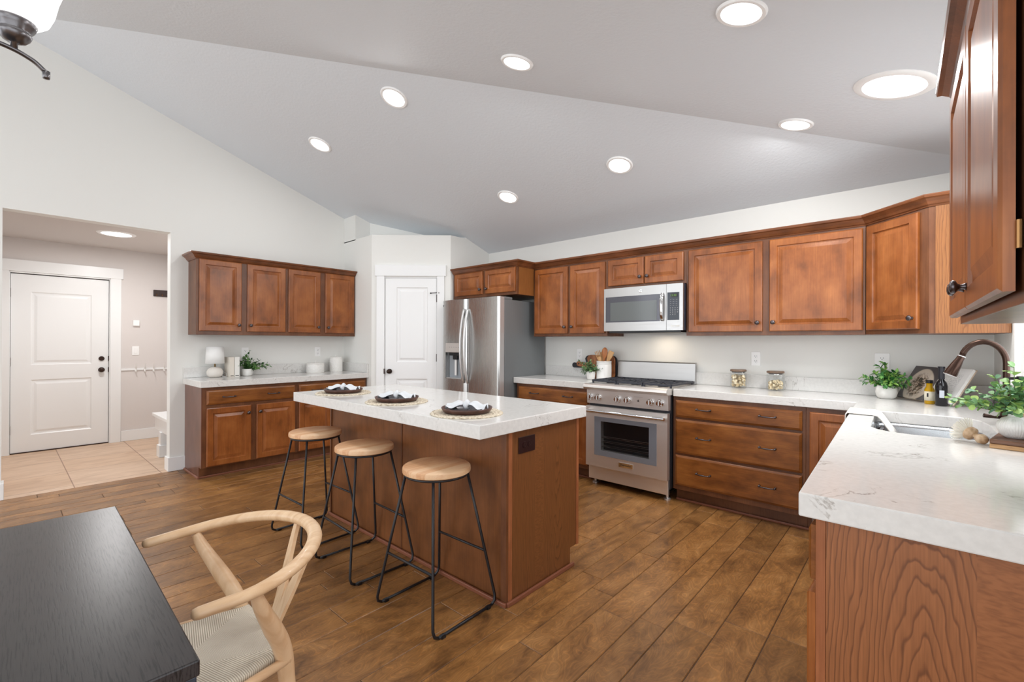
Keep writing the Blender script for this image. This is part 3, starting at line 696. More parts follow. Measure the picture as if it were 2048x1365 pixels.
# --- left wall uppers
for (y0,y1,da,db,lab) in ((1.25,2.095,(1.274,1.644),(1.698,2.079),'wall-hung brown maple cabinet above the small white lamp and books'),
                          (2.095,2.913,(2.111,2.472),(2.532,2.894),'wall-hung brown maple cabinet above the white canisters')):
    D_ = -5.208-XL
    t = thing('wall_cabinet', lab, 'cabinet', (XL,y0,0), PI/2, 'upper cabinets on the left wall')
    MB().box(0,y1-y0,-D_,-.001,UZ0,2.10).build('body', M['frame'], t, bevel=0.001)
    cdoor(t, da[0]-y0, da[1]-y0, 1.383, 2.085, -D_-.0005, (da[1]-y0-.028,1.447)); cdoor(t, db[0]-y0, db[1]-y0, 1.383, 2.085, -D_-.0005, (db[0]-y0+.028,1.447))
crown([(XL,1.25),(-5.208,1.25),(-5.208,2.913)], 'crown_molding', 'brown crown molding along the top of the left wall cabinets', 2.083)
# --- back wall uppers
FU = 3.860
def upper(x0, x1, z0, doors, lab, name='wall_cabinet', z1=2.09, body=None, dz0=None, dz1=None, grp='upper cabinets on the range wall', front=FU, knobz=1.442):
    t = thing(name, lab, 'cabinet', (x0,YB,0), 0, grp); D_ = YB-front
    MB().box(0,x1-x0,-D_,-.001,z0,z1).build('body', body or M['frame'], t, bevel=0.001)
    for (a,b_,side) in doors:
        kx = (b_-x0-.028) if side == 'r' else (a-x0+.028)
        cdoor(t, a-x0, b_-x0, dz0 or DZ0, dz1 or DZ1, -D_-.0005, (kx,knobz))
    return t
upper(-3.122,-2.220,UZ0,[(-3.100,-2.672,'r'),(-2.640,-2.240,'l')],'tall wall-hung cabinet between refrigerator and microwave')
upper(-2.220,-1.462,1.793,[(-2.205,-1.845,'r'),(-1.832,-1.486,'l')],'short two-door wall cabinet directly above the microwave', dz0=1.818, dz1=2.062, knobz=1.882)
upper(-1.462,-0.262,UZ0,[(-1.441,-0.884,'r'),(-0.835,-0.276,'l')],'widest wall cabinet with two large doors right of the microwave')
# --- over-fridge cabinet
t = thing('wall_cabinet', 'short deep two-door cabinet above the stainless refrigerator', 'cabinet', (-4.125,YB,0), 0, 'upper cabinets on the range wall')
D_ = YB-3.58
MB().box(0,1.0,-D_,-.001,1.788,2.09).build('body', M['frame'], t, bevel=0.001)
MB().box(1.0,1.004,-D_+.03,-.33,1.788,2.09).build('side_panel', M['veneer_frd'], t, loc=None)
cdoor(t, 0.040, 0.500, 1.818, 2.075, -D_-.0005, (0.472,1.872)); cdoor(t, 0.545, 0.985, 1.818, 2.075, -D_-.0005, (0.573,1.872))
# --- corner cabinet with angled door
cx0, cy1, cx1, cy0 = -0.260, 3.860, 0.048, 3.560
xr = XR(3.6)-.004
t = thing('corner_wall_cabinet', 'angled corner wall cabinet with one door beside the sink window', 'cabinet', (0,0,0))
MB().prism([(cx0+.0005,YB-.001),(cx0+.0005,cy1),(cx1,cy0),(xr+.002,cy0),(xr-.004,YB-.001)], UZ0, 2.09, 'z').build('body', M['frame'], t, bevel=0.001)
MB().box(0.075,xr+.001,cy0-.004,cy0-.0002,UZ0+.001,2.089).build('side_panel', M['veneer_cor'], t)
dv = Vector((cx1-cx0, cy0-cy1)); Ld = dv.length
hold = bpy.data.objects.new('door', None)
d = MB().rings(0.018,Ld-.055,DZ0,DZ1,-.0005,DOORP).build('door', M['wood'], t, loc=(cx0,cy1,0), rot=(0,0,math.atan2(dv.y,dv.x)))
knob(d, Ld-.055-.03, -.0195, 1.44)
bpy.data.objects.remove(hold)
crown([(-4.125,3.58),(-3.122,3.58),(-3.122,FU),(cx0,FU),(cx1,cy0),(xr,cy0)], 'crown_molding', 'brown crown molding running over the refrigerator, range wall and corner cabinets', 2.078)

# --- right wall upper cabinet nearest the camera
t = thing('wall_cabinet', 'tall wall cabinet close at the right edge of the photo', 'cabinet', (XR(2.06)-.001,2.06,0), -PI/2+0.0186)
RD = 0.298; RW = 1.015
MB().box(0,RW,-RD,0,1.352,2.09).build('body', M['frame'], t, bevel=0.001)
MB().box(RW+.0002,RW+.004,-RD+.015,-.002,1.353,2.089).build('side_panel', M['stile'], t)
d = cdoor(t, 0.01, 0.502, 1.372, 2.068, -RD-.008, (0.474,1.425)); cdoor(t, 0.508, 1.005, 1.372, 2.068, -RD-.008, (0.536,1.425))
for z in (1.46,1.94): 
    MB().box(0.995,1.008,-RD-.0078,-RD-.001,z-.02,z+.02).tube([(1.009,-RD-.005,z-.022),(1.009,-RD-.005,z+.022)],0.0038,8).build('hinge', mat('brass_hinge', srgb(150,112,72), 0.35, 0.9) if z < 1.5 else bpy.data.materials['brass_hinge'], t)
cr = crown([(XR(2.06)-.001,2.06+.004),(XR(2.06)-.001-RD-.003,2.06-.004),(XR(1.04)-.003-RD,1.043)], 'crown_molding', 'brown crown molding on the near right wall cabinet', 2.078)

# --- base cabinets, left wall
LCX = -4.878
def base_body(t, w, D_, notch=True, zt=0.853, end=None, m=None):
    """box with a recessed toe kick; local front at -D_"""
    mb = MB().prism([(-0.001,0.001),(-D_+0.075,0.001),(-D_+0.075,0.105),(-D_,0.105),(-D_,zt),(-0.001,zt)], 0, w, 'x')
    return mb.build('body', m or M['frame'], t, bevel=0.001)
DL = (LCX-.045)-XL
y0 = 1.232
t = thing('base_cabinet', 'left wall base cabinet with its dark end facing the mudroom, two doors', 'cabinet', (XL,y0,0), PI/2, 'base cabinets on the left wall')
base_body(t, 0.862, DL)
MB().prism([(-0.002,0.001),(-DL+0.075,0.001),(-DL+0.075,0.105),(-DL,0.105),(-DL,0.853),(-0.002,0.853)], -0.006, -0.0002, 'x').build('end_panel', M['cabend'], t)
cdrawer(t, 0.034, 0.836, 0.690, 0.824, -DL-.0005, ((1.449-y0,0.757),(1.850-y0,0.757)))
cdoor(t, 0.034, 0.412, 0.115, 0.657, -DL-.0005, (0.384,0.585)); cdoor(t, 0.461, 0.836, 0.115, 0.657, -DL-.0005, (0.489,0.585))
y1_ = y0+.863
t = thing('base_cabinet', 'left wall base cabinet next to the pantry, partly behind the island', 'cabinet', (XL,y1_,0), PI/2, 'base cabinets on the left wall')
w2 = 2.905-y1_
base_body(t, w2, DL)
cdrawer(t, 0.014, w2-.02, 0.690, 0.824, -DL-.0005, ((0.2,0.757),(0.6,0.757)))
cdoor(t, 0.014, 0.385, 0.115, 0.657, -DL-.0005, (0.357,0.585)); cdoor(t, 0.43, w2-.02, 0.115, 0.657, -DL-.0005, (0.458,0.585))
tag(MB().prism([(XL,0),(XL,0)],0,0) and MB().prism([(y0-.020,0.0),(y0-.006,0.0),(y0-.006,0.018),(y0-.012,0.018),(y0-.020,0.010)], XL+.016, LCX-.12+.02, 'x').build('shoe_molding', M['shoe']), 'thin reddish shoe molding along the end of the left base cabinets', 'molding')
tag(MB().box(LCX-.045-.074,LCX-.045-.060,y0-.02,2.90,0.0,0.018).build('shoe_molding', M['shoe'], bevel=0.004), 'thin shoe molding along the toe kick of the left base cabinets', 'molding')

# --- countertops
CT, CTH = 0.914, 0.0595
def top(name, poly, lab, z0=CT-CTH, z1=CT, bev=0.004):
    return tag(MB().prism(poly, z0, z1, 'z').build(name, M['quartz'], bevel=bev), lab, 'countertop')
top('countertop', [(XL+.001,1.208),(LCX,1.208),(LCX,YP-.001),(XL+.001,YP-.001)], 'white quartz countertop on the left wall under the lamp')
tag(MB().box(XL+.001,XL+.021,1.210,YP-.001,CT+.0005,1.021).build('backsplash', M['quartz'], bevel=0.002), 'low white quartz backsplash behind the lamp and canisters', 'backsplash')
tag(MB().box(XL+.022,LCX-.002,YP-.021,YP-.001,CT+.0005,1.021).build('backsplash', M['quartz'], bevel=0.002), 'short quartz side splash against the pantry return wall', 'backsplash')

# --- base cabinets, back wall
BF = 3.611; BX = 3.640-.005; DBk = YB-BX
t = thing('base_cabinet', 'base cabinet between the refrigerator and the range', 'cabinet', (-3.165,YB,0), 0, 'base cabinets on the range wall')
base_body(t, 0.907, DBk)
cdrawer(t, 0.03, 0.880, 0.690, 0.824, -DBk-.0005, ((0.25,0.766),(0.665,0.766)))
cdoor(t, 0.03, 0.430, 0.140, 0.660, -DBk-.0005, (0.402,0.585)); cdoor(t, 0.475, 0.880, 0.140, 0.660, -DBk-.0005, (0.503,0.585))
t = thing('drawer_cabinet', 'three-drawer base cabinet right of the range', 'cabinet', (-1.480,YB,0), 0, 'base cabinets on the range wall')
base_body(t, 0.915, DBk)
for (a,b_,zz) in ((0.690,0.824,0.766),(0.402,0.672,0.542),(0.145,0.384,0.266)):
    cdrawer(t, 0.022, 0.895, a, b_, -DBk-.0005, ((-1.235+1.480,zz),(-0.794+1.480,zz)))
t = thing('base_cabinet', 'narrow corner base cabinet between the drawers and the sink run', 'cabinet', (-0.564,YB,0), 0, 'base cabinets on the range wall')
base_body(t, 0.315, DBk)
cdoor(t, 0.022, 0.300, 0.140, 0.824, -DBk-.0005)
tag(MB().box(-1.478,-0.25,BX+.055,BX+.072,0.0,0.018).build('shoe_molding', M['shoe'], bevel=0.004), 'thin shoe molding along the toe kick under the drawers', 'molding')
tag(MB().box(-3.10,-2.29,BX+.055,BX+.072,0.0,0.018).build('shoe_molding', M['shoe'], bevel=0.004), 'thin shoe molding under the cabinet between refrigerator and range', 'molding')

top('countertop', [(-3.196,BF),(-2.268,BF),(-2.268,YB-.001),(-3.196,YB-.001)], 'white quartz countertop between the refrigerator and the range')
tag(MB().box(-3.192,-2.268,YB-.021,YB-.001,CT+.0005,1.021).build('backsplash', M['quartz'], bevel=0.002), 'low white quartz backsplash left of the range', 'backsplash')
tag(MB().box(-1.492,XR(YB)-.004,YB-.021,YB-.001,CT+.0005,1.021).build('backsplash', M['quartz'], bevel=0.002), 'low white quartz backsplash behind the glass jars', 'backsplash')
def rx(y): return -0.2235-(y-1.336)*0.0300      # front edge of the sink run
# L shaped top with the sink cut out, built from one outline with a bridge
sinkpoly = [(-0.157,2.61),(-0.13,2.555),(-0.09,2.520),(-0.02,2.500),(0.12,2.505),(0.20,2.540),(0.245,2.62),(0.252,2.773),(0.248,3.03),(0.232,3.15),(0.195,3.225),(0.12,3.250),(-0.10,3.245),(-0.155,3.235),(-0.172,3.20)]
def l_top():
    out = [(rx(1.336),1.336),(XR(1.336)-.003,1.336),(XR(YB)-.003,YB-.001),(-1.474,YB-.001),(-1.474,BF),(rx(BF),BF)]
    hole = sinkpoly
    bm = bmesh.new()
    ov = [bm.verts.new((x,y,CT)) for x,y in out]; hv = [bm.verts.new((x,y,CT)) for x,y in hole]
    es = [bm.edges.new((ov[i],ov[(i+1)%len(ov)])) for i in range(len(ov))]+[bm.edges.new((hv[i],hv[(i+1)%len(hv)])) for i in range(len(hv))]
    bmesh.ops.triangle_fill(bm, use_beauty=True, use_dissolve=False, edges=es)
    g = bmesh.ops.extrude_face_region(bm, geom=bm.faces[:])
    for v in [q for q in g['geom'] if isinstance(q, bmesh.types.BMVert)]: v.co.z -= CTH
    bmesh.ops.recalc_face_normals(bm, faces=bm.faces[:])
    me = bpy.data.meshes.new('countertop'); bm.to_mesh(me); bm.free(); me.materials.append(M['quartz'])
    o = bpy.data.objects.new('countertop', me); COL.objects.link(o)
    b = o.modifiers.new('bevel','BEVEL'); b.width = 0.004; b.segments = 2; b.limit_method = 'ANGLE'; b.angle_limit = math.radians(50)
    return tag(o, 'large L-shaped white quartz countertop with the undermount sink', 'countertop')
l_top()
# sink
t = thing('sink', 'undermount stainless steel sink with curved back corners', 'sink', (0,0,0))
def sink():
    c = Vector((sum(p[0] for p in sinkpoly)/len(sinkpoly), sum(p[1] for p in sinkpoly)/len(sinkpoly)))
    mb = MB(); lv = [(1.05,CT-CTH-.001),(1.0,CT-CTH-.001),(0.985,CT-CTH-.02),(0.955,0.700),(0.88,0.672),(0.20,0.662),(0.0001,0.661)]
    outer = [(1.05,CT-CTH-.003),(1.03,CT-CTH-.025),(0.99,0.690),(0.9,0.664),(0.0001,0.652)]
    n = len(sinkpoly)
    for k, (s, z) in enumerate(lv):
        for p in sinkpoly: q = c+(Vector(p)-c)*s; mb.v.append((q.x,q.y,z))
    for k in range(len(lv)-1):
        for j in range(n): a = k*n+j; b_ = k*n+(j+1)%n; mb.f.append((a,b_,b_+n,a+n))
    return mb.build('bowl', M['steelsink'], t, smooth=True), c
bowl, sc_ = sink()
MB().lathe([(0,0.003),(0.02,0.001),(0.04,0.004),(0.045,0.0)],(sc_.x,sc_.y,0.662),24).build('drain', M['chrome'], t, smooth=True)

# --- sink-run base cabinets (the end of the run faces the camera)
def px(y): return -0.190-(y-1.36)*0.030
a0 = 1.362; YE = a0+.020
def skewbox(mb, y0, y1, z0, z1, x1a, x1b, i=0):
    return mb.add([(px(y0)+i,y0,z0),(px(y1)+i,y1,z0),(x1b,y1,z0),(x1a,y0,z0),(px(y0)+i,y0,z1),(px(y1)+i,y1,z1),(x1b,y1,z1),(x1a,y0,z1)],[(3,2,1,0),(4,5,6,7),(0,1,5,4),(1,2,6,5),(2,3,7,6),(3,0,4,7)])
rr_ = -PI/2-math.atan(0.030)
def rfront(t, kind, d0, d1, z0, z1):
    o = MB().rings(-d1,-d0,z0,z1,-.001,DOORP if kind == 'door' else DRAWP).build(kind, M['wood'] if kind == 'door' else M['woodh'], t, loc=(px(a0),a0,0), rot=(0,0,rr_+PI))
    return o
def rfront(t, kind, d0, d1, z0, z1, hw=None):
    # local x runs toward the camera (rotation -90deg), so distances from the near end are negative x
    o = MB().rings(-d1,-d0,z0,z1,-.001,DOORP if kind == 'door' else DRAWP).build(kind, M['wood'] if kind == 'door' else M['woodh'], t, loc=(px(a0),a0,0), rot=(0,0,rr_))
    if kind == 'drawer': pull(o, -(d0+d1)/2, -.020, (z0+z1)/2)
    else: knob(o, -(d1-.03) if hw == 'far' else -(d0+.03), -.020, z1-.05)
t = thing('base_cabinet', 'near end cabinet of the sink run with a large grained cherry end panel', 'cabinet', (0,0,0))
skewbox(MB(), YE, 2.418, 0.105, 0.853, XR(YE)-.004, XR(2.418)-.004).build('body', M['frame'], t)
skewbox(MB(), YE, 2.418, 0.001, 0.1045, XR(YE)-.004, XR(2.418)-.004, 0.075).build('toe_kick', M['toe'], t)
MB().box(-0.169,XR(a0)-.004,a0,a0+.019,0.001,0.853).build('end_panel', M['veneer_pen'], t, bevel=0.001)
MB().box(-0.190,-0.1695,a0-.001,a0+.019,0.105,0.853).build('stile', M['stile'], t, bevel=0.001)
rfront(t,'drawer', 0.012, 0.53, 0.690, 0.828); rfront(t,'door', 0.004, 0.53, 0.135, 0.660, 'far')
rfront(t,'drawer', 0.57, 1.04, 0.690, 0.828); rfront(t,'door', 0.57, 1.04, 0.135, 0.660)
t = thing('sink_base_cabinet', 'cabinet below the stainless sink, mostly hidden by the countertop', 'cabinet', (0,0,0))
skewbox(MB(), 2.420, 3.25, 0.105, 0.64, XR(2.42)-.004, XR(3.25)-.004).build('body', M['frame'], t)
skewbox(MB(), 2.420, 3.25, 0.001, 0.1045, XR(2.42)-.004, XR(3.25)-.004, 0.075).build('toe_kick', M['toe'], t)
skewbox(MB(), 2.420, 3.25, 0.6405, 0.853, px(2.42)+.018, px(3.25)+.018).build('face_frame', M['frame'], t)
rfront(t,'door', 1.08, 1.47, 0.135, 0.828, 'far'); rfront(t,'door', 1.49, 1.87, 0.135, 0.828)

# ================================================================ island
IX0, IX1, IY0, IY1 = -3.407, -1.4565, 1.4215, 2.2955
tag(MB().box(IX0,IX1,IY0,IY1,CT-.0645,CT).build('island_countertop', M['quartz'], bevel=0.004), 'thick white quartz top of the island under the place settings', 'countertop')
t = thing('kitchen_island', 'brown wood island base with a dark outlet on its end', 'island', (0,0,0))
bx0, bx1, by0, by1 = -3.262, -1.492, 1.640, 2.262
zt = CT-.065
MB().prism([(by0+.008,0.001),(by1-.08,0.001),(by1-.08,0.105),(by1-.02,0.105),(by1-.02,zt),(by0+.008,zt)], bx0+.006, bx1-.006, 'x').build('body', M['frame'], t)
MB().box(bx0,-2.372,by0,by0+.0075,0.001,zt).box(-2.358,bx1-.03,by0,by0+.0075,0.001,zt).build('back_panel', M['veneer_front'], t)
MB().box(-2.3715,-2.3585,by0-.004,by0+.0075,0.001,zt).build('batten', M['frame'], t)
MB().box(bx0-.006,bx0+.012,by0-.008,by0-.0005,0.001,zt).build('batten', M['frame'], t)
MB().box(bx1-.03,bx1+.004,by0-.008,by0+.0075,0.001,zt).build('corner_post', M['frame'], t)
MB().box(bx1-.005,bx1+.004,by0+.008,by0+.036,0.001,zt).build('corner_post', M['stile'], t, bevel=0.001)
MB().prism([(by0+.037,0.001),(by1-.08,0.001),(by1-.08,0.105),(by1-.022,0.105),(by1-.022,zt),(by0+.037,zt)], bx1-.005, bx1+.0005, 'x').build('end_panel', M['veneer_isl'], t)
MB().box(bx1-.005,bx1+.005,by1-.0215,by1,0.105,zt).build('corner_post', M['stile'], t, bevel=0.001)
MB().box(bx0-.004,bx0+.0055,by0+.008,by1-.02,0.001,zt).build('end_panel', M['frame'], t)
for k in range(4):
    w_ = (bx1-bx0-.06)/4; a = bx0+.02+k*(w_+.006)
    d = MB().rings(-(a+w_),-a,0.13,0.83,-.001,DOORP).build('door', M['wood'], t, loc=(0,by1-.02,0), rot=(0,0,PI)); knob(d, -(a+(.03 if k%2 else w_-.03)), -.02, 0.76)
# shoe molding round the island
tag(MB().box(bx0-.012,bx1+.010,by0-.022,by0-.0085,0.0,0.022).build('shoe_molding', M['shoe'], bevel=0.004), 'reddish shoe molding along the island side behind the stools', 'molding')
tag(MB().box(bx1+.0045,bx1+.019,by0-.008,by1-.06,0.0,0.022).build('shoe_molding', M['shoe'], bevel=0.004), 'scuffed reddish shoe molding along the outlet end of the island', 'molding')
# outlets
def outlet(loc, rot, m, lab, horiz=False, w=0.070, h=0.115, dark=False, slots=True):
    t = thing('wall_outlet', lab, 'outlet', loc, rot)
    MB().box(-w/2,w/2,-.006,0,-h/2,h/2).build('plate', m, t, bevel=0.0015)
    sl = M['black'] if not dark else M['pewter']
    for s in (-1,1):
        cx, cz = (s*0.020,0) if horiz else (0,s*0.020)
        r = MB().lathe([(0.0165,0),(0.0165,0.0025)],(cx,-.006,cz),20,'y').build('receptacle', m, t, auto=30)
        MB().box(cx-.0075,cx-.0055,-.0092,-.0085,cz-.001,cz+.008).box(cx+.0055,cx+.0075,-.0092,-.0085,cz-.001,cz+.008).lathe([(0.0028,0),(0.0028,0.0007)],(cx,-.0085,cz-.007),8,'y').build('slots', sl, r)
    return t
darkpl = mat('dark_brown_outlet', srgb(44,22,22), 0.35)
outlet((bx1+.0006,1.787,0.768), PI/2, darkpl, 'dark brown outlet on the end panel of the island', True, 0.127, 0.082, True)
outlet((XL,1.771,1.157), PI/2, M['plast'], 'white outlet behind the little potted plant on the left wall')
outlet((XL,2.575,1.157), PI/2, M['plast'], 'white outlet above the short canister')
outlet((-2.742,YB,1.156), 0, M['plast'], 'white outlet between refrigerator and cutting boards')
outlet((-1.007,YB,1.155), 0, M['plast'], 'white outlet above and between the glass jars')
outlet((-0.190,YB,1.160), 0, M['plast'], 'white wide outlet plate above the potted plant by the cookbook', False, 0.085)

# ================================================================ appliances
def text_mesh(txt, size, m, parent, loc, rot=(PI/2,0,0), depth=0.0006, name='lettering'):
    cu = bpy.data.curves.new('lettering', 'FONT'); cu.body = txt; cu.size = size; cu.extrude = depth; cu.align_x = 'CENTER'; cu.align_y = 'CENTER'
    o = bpy.data.objects.new('tmp', cu); COL.objects.link(o)
    dg = bpy.context.evaluated_depsgraph_get(); dg.update()
    me = bpy.data.meshes.new_from_object(o.evaluated_get(dg)); bpy.data.objects.remove(o)
    me.materials.clear(); me.materials.append(m)
    r = bpy.data.objects.new(name, me); COL.objects.link(r); r.parent = parent; r.location = loc; r.rotation_euler = rot
    return r
# refrigerator
FX, FW = -4.117, 0.916
t = thing('refrigerator', 'stainless side-by-side refrigerator with ice dispenser and bowed handles', 'refrigerator', (FX,YB,0))
FD = YB-3.402
MB().box(0.004,FW-.002,-FD+.075,-.03,0.02,1.732).build('body', M['fridge_side'], t, bevel=0.004)
MB().box(0.03,FW-.03,-FD+.09,-.10,0.001,0.02).build('base', M['black'], t)
def fdoor(x0, x1, z0, z1, cut=None):
    mb = MB()
    def fy(x): u = (x-(x0+x1)/2)/((x1-x0)/2); return -FD-0.014*(1-u*u)+ (0.012*max(0,abs(u)-.93)/.07)
    def piece(xa, xb, za, zb, yb=-FD+.068):
        n = max(2, int((xb-xa)/0.02)); xs = [xa+(xb-xa)*i/n for i in range(n+1)]
        mb.prism([(x,fy(x)) for x in xs]+[(xb,yb),(xa,yb)], za, zb, 'z')
    if cut:
        a, b_, c, d = cut
        piece(x0,a,z0,z1); piece(b_,x1,z0,z1); piece(a,b_,z0,c); piece(a,b_,d,z1)
        mb.box(a,b_,-FD+.055,-FD+.068,c,d)
    else: piece(x0,x1,z0,z1)
    return mb.build('door', M['steelv'], t, auto=35), fy
dl, fyl = fdoor(0.002,0.413,0.045,1.758,(0.072,0.335,0.867,1.275))
dr, fyr = fdoor(0.419,FW-.001,0.045,1.758)
MB().box(0.074,0.333,-FD-.012,-FD+.05,1.165,1.273).build('dispenser_panel', M['steel'], dl, bevel=0.004)
MB().box(0.074,0.333,-FD+.0545,-FD+.050,0.872,1.164).build('dispenser_recess', mat('grey_dispenser_plastic', srgb(160,166,172), 0.3), dl)
MB().box(0.12,0.30,-FD+.0,-FD+.05,1.13,1.164).prism([(0.175,-FD+.01),(0.245,-FD+.01),(0.235,-FD+.045),(0.185,-FD+.045)],1.085,1.13).build('ice_chute', M['black'], dl, bevel=0.003)
MB().box(0.195,0.225,-FD+.02,-FD+.030,0.905,1.085).build('paddle', M['plast'], dl, bevel=0.003)
MB().box(0.078,0.329,-FD-.004,-FD+.054,0.868,0.878).build('drip_tray', M['silver'], dl, bevel=0.002)
for k in range(5): MB().box(0.135+k*.038,0.150+k*.038,-FD-.0128,-FD-.0121,1.222,1.226).build('button_mark', M['printgrey'], dl)
for dd_, x in ((dl,0.386),(dr,0.446)):
    pts = []; 
    for i in range(21):
        u = i/20; pts.append((x, -FD-0.008-0.060*math.sin(PI*u)**0.75, 0.835+0.81*u))
    MB().tube(pts, 0.0150, 12, flat=(0.85,(1,0,0))).build('handle', M['silver'], dd_, smooth=True)
MB().box(FW-.11,FW-.004,-FD+.01,-FD+.20,1.7325,1.76).build('hinge_cover', M['fridge_side'], t, bevel=0.006)
MB().box(FW-.004,FW+.0005,-FD+.004,-FD+.066,0.05,1.755).build('door_edge', M['silver'], dr, bevel=0.001)
MB().lathe([(0.012,0),(0.012,0.001),(0,0.001)],(0.030,fyl(.03)+.001,1.70),20,'y').build('maker_badge', M['printblk'], dl)
text_mesh('LG', 0.018, M['printgrey'], dl, (0.056,fyl(.056)-.0005,1.70))

# range
RX, RWD = -2.252, 0.766
t = thing('range', 'stainless gas range with six knobs, black grates and oven window', 'range', (RX,YB,0))
Y = lambda y: y-YB
MB().box(0.004,RWD-.004,Y(3.60),Y(4.165),0.10,0.895).build('body', mat('range_side_dark', srgb(60,60,66), 0.4, 0.5), t)
MB().box(0.012,RWD-.012,Y(3.575),Y(3.60),0.055,0.172).build('kick_panel', M['steel'], t, bevel=0.002)
MB().box(0.03,RWD-.03,Y(3.66),Y(4.1),0.065,0.0995).build('underside', M['black'], t)
for x in (0.045,RWD-.045):
    for y in (3.64,4.08): MB().lathe([(0.028,0.0),(0.028,0.012),(0.012,0.018),(0.012,0.1)],(x,Y(y),0),16).build('foot', M['black'] if y > 4 else M['steel'], t, auto=40)
dz0, dz1 = 0.180, 0.716
# oven door with real window opening
ox0, ox1, oz0, oz1 = 0.158, RWD-.158, 0.330, 0.588
mb = MB(); yf, yb_ = Y(3.537), Y(3.585)
mb.box(0.004,ox0,yf,yb_,dz0,dz1).box(ox1,RWD-.004,yf,yb_,dz0,dz1).box(ox0,ox1,yf,yb_,dz0,oz0).box(ox0,ox1,yf,yb_,oz1,dz1)
od = mb.build('oven_door', M['steel'], t)
mb = MB(); bx = 0.092
mb.box(bx,ox0,yf-.0015,yf-.0001,0.283,0.626).box(ox1,RWD-bx,yf-.0015,yf-.0001,0.283,0.626).box(ox0,ox1,yf-.0015,yf-.0001,0.283,oz0).box(ox0,ox1,yf-.0015,yf-.0001,oz1,0.626)
mb.build('window_border', M['ovenband'], od)
tg = mat('tinted_oven_pane', (0.01,0.01,0.012), 0.03); tg.node_tree.nodes['Principled BSDF'].inputs['Alpha'].default_value = 0.22
MB().box(ox0,ox1,yf+.001,yf+.004,oz0,oz1).build('window_pane', tg, od)
MB().box(ox0-.01,ox1+.01,Y(3.590),Y(3.5995),oz0-.02,oz1+.02).build('oven_interior', M['black'], od)
rk = MB()
for z in (0.365,0.405,0.445):
    rk.tube([(ox0,Y(3.548),z),(ox1,Y(3.548),z)],0.0022,6).tube([(ox0,Y(3.580),z+.004),(ox1,Y(3.580),z+.004)],0.002,6)
    for k in range(18):
        x = ox0+.012+k*(ox1-ox0-.024)/17; rk.tube([(x,Y(3.548),z),(x,Y(3.584),z+.004)],0.0012,5)
rk.build('oven_rack', M['chrome'], od)
MB().tube([(0.010,Y(3.487),0.678),(RWD-.010,Y(3.487),0.678)],0.0135,16).build('handle', M['chrome'], od, auto=40)
for x in (0.035,RWD-.035): MB().tube([(x,yf,0.678),(x,Y(3.487),0.678)],0.010,12).build('handle_post', M['steel'], od, auto=40)
MB().box(0.335,0.468,yf-.004,yf-.0002,0.218,0.258).build('name_plate', M['chrome'], od, bevel=0.001)
text_mesh('Thermador', 0.022, M['printblk'], od, (0.4015,yf-.0046,0.238))
MB().prism([(Y(3.600),0.738),(Y(3.556),0.738),(Y(3.548),0.862),(Y(3.600),0.862)],0.004,RWD-.004,'x').build('control_panel', M['steel'], t, bevel=0.001)
# bull nose
pf = [(Y(3.62),0.910),(Y(3.54),0.917),(Y(3.515),0.914),(Y(3.500),0.902),(Y(3.497),0.886),(Y(3.506),0.872),(Y(3.525),0.864),(Y(3.62),0.8635)]
MB().prism(pf,-0.004,RWD+.004,'x').build('bullnose', M['steel'], t, auto=35)
MB().box(0.0,RWD,Y(3.6205),Y(4.12),0.8955,0.912).build('cooktop', M['steel'], t, bevel=0.002)
MB().prism([(Y(4.170),0.9125),(Y(4.125),0.9125),(Y(4.135),1.095),(Y(4.128),1.106),(Y(4.170),1.106)],0.0,RWD,'x').build('backguard', M['steel_glare_cut'], t, bevel=0.001)
for x in (0.036,0.122,0.314,0.408,0.612,0.695):
    k = MB().lathe([(0.030,0),(0.030,0.004),(0.026,0.008),(0.0225,0.010),(0.0225,0.030),(0.020,0.034),(0,0.034)],(x,Y(3.5525),0.795),24,'y').build('knob', M['chrome'], t, auto=40)
    MB().box(x-.004,x+.004,Y(3.5525)-.041,Y(3.5525)-.030,0.776,0.814).build('grip', M['steel'], k, bevel=0.0015)
# five pointed star emblem and rule on the panel
st = []
for i in range(10):
    r = 0.011 if i % 2 == 0 else 0.0045; a = PI/2+i*PI/5; st.append((0.505+r*math.cos(a),0.797+r*math.sin(a)))
MB().prism(st, Y(3.5500)-.0015, Y(3.5515), 'y').build('star_emblem', M['printblk'], t)
MB().box(0.470,0.545,Y(3.5480),Y(3.5505),0.829,0.8305).build('rule_mark', M['printgrey'], t)
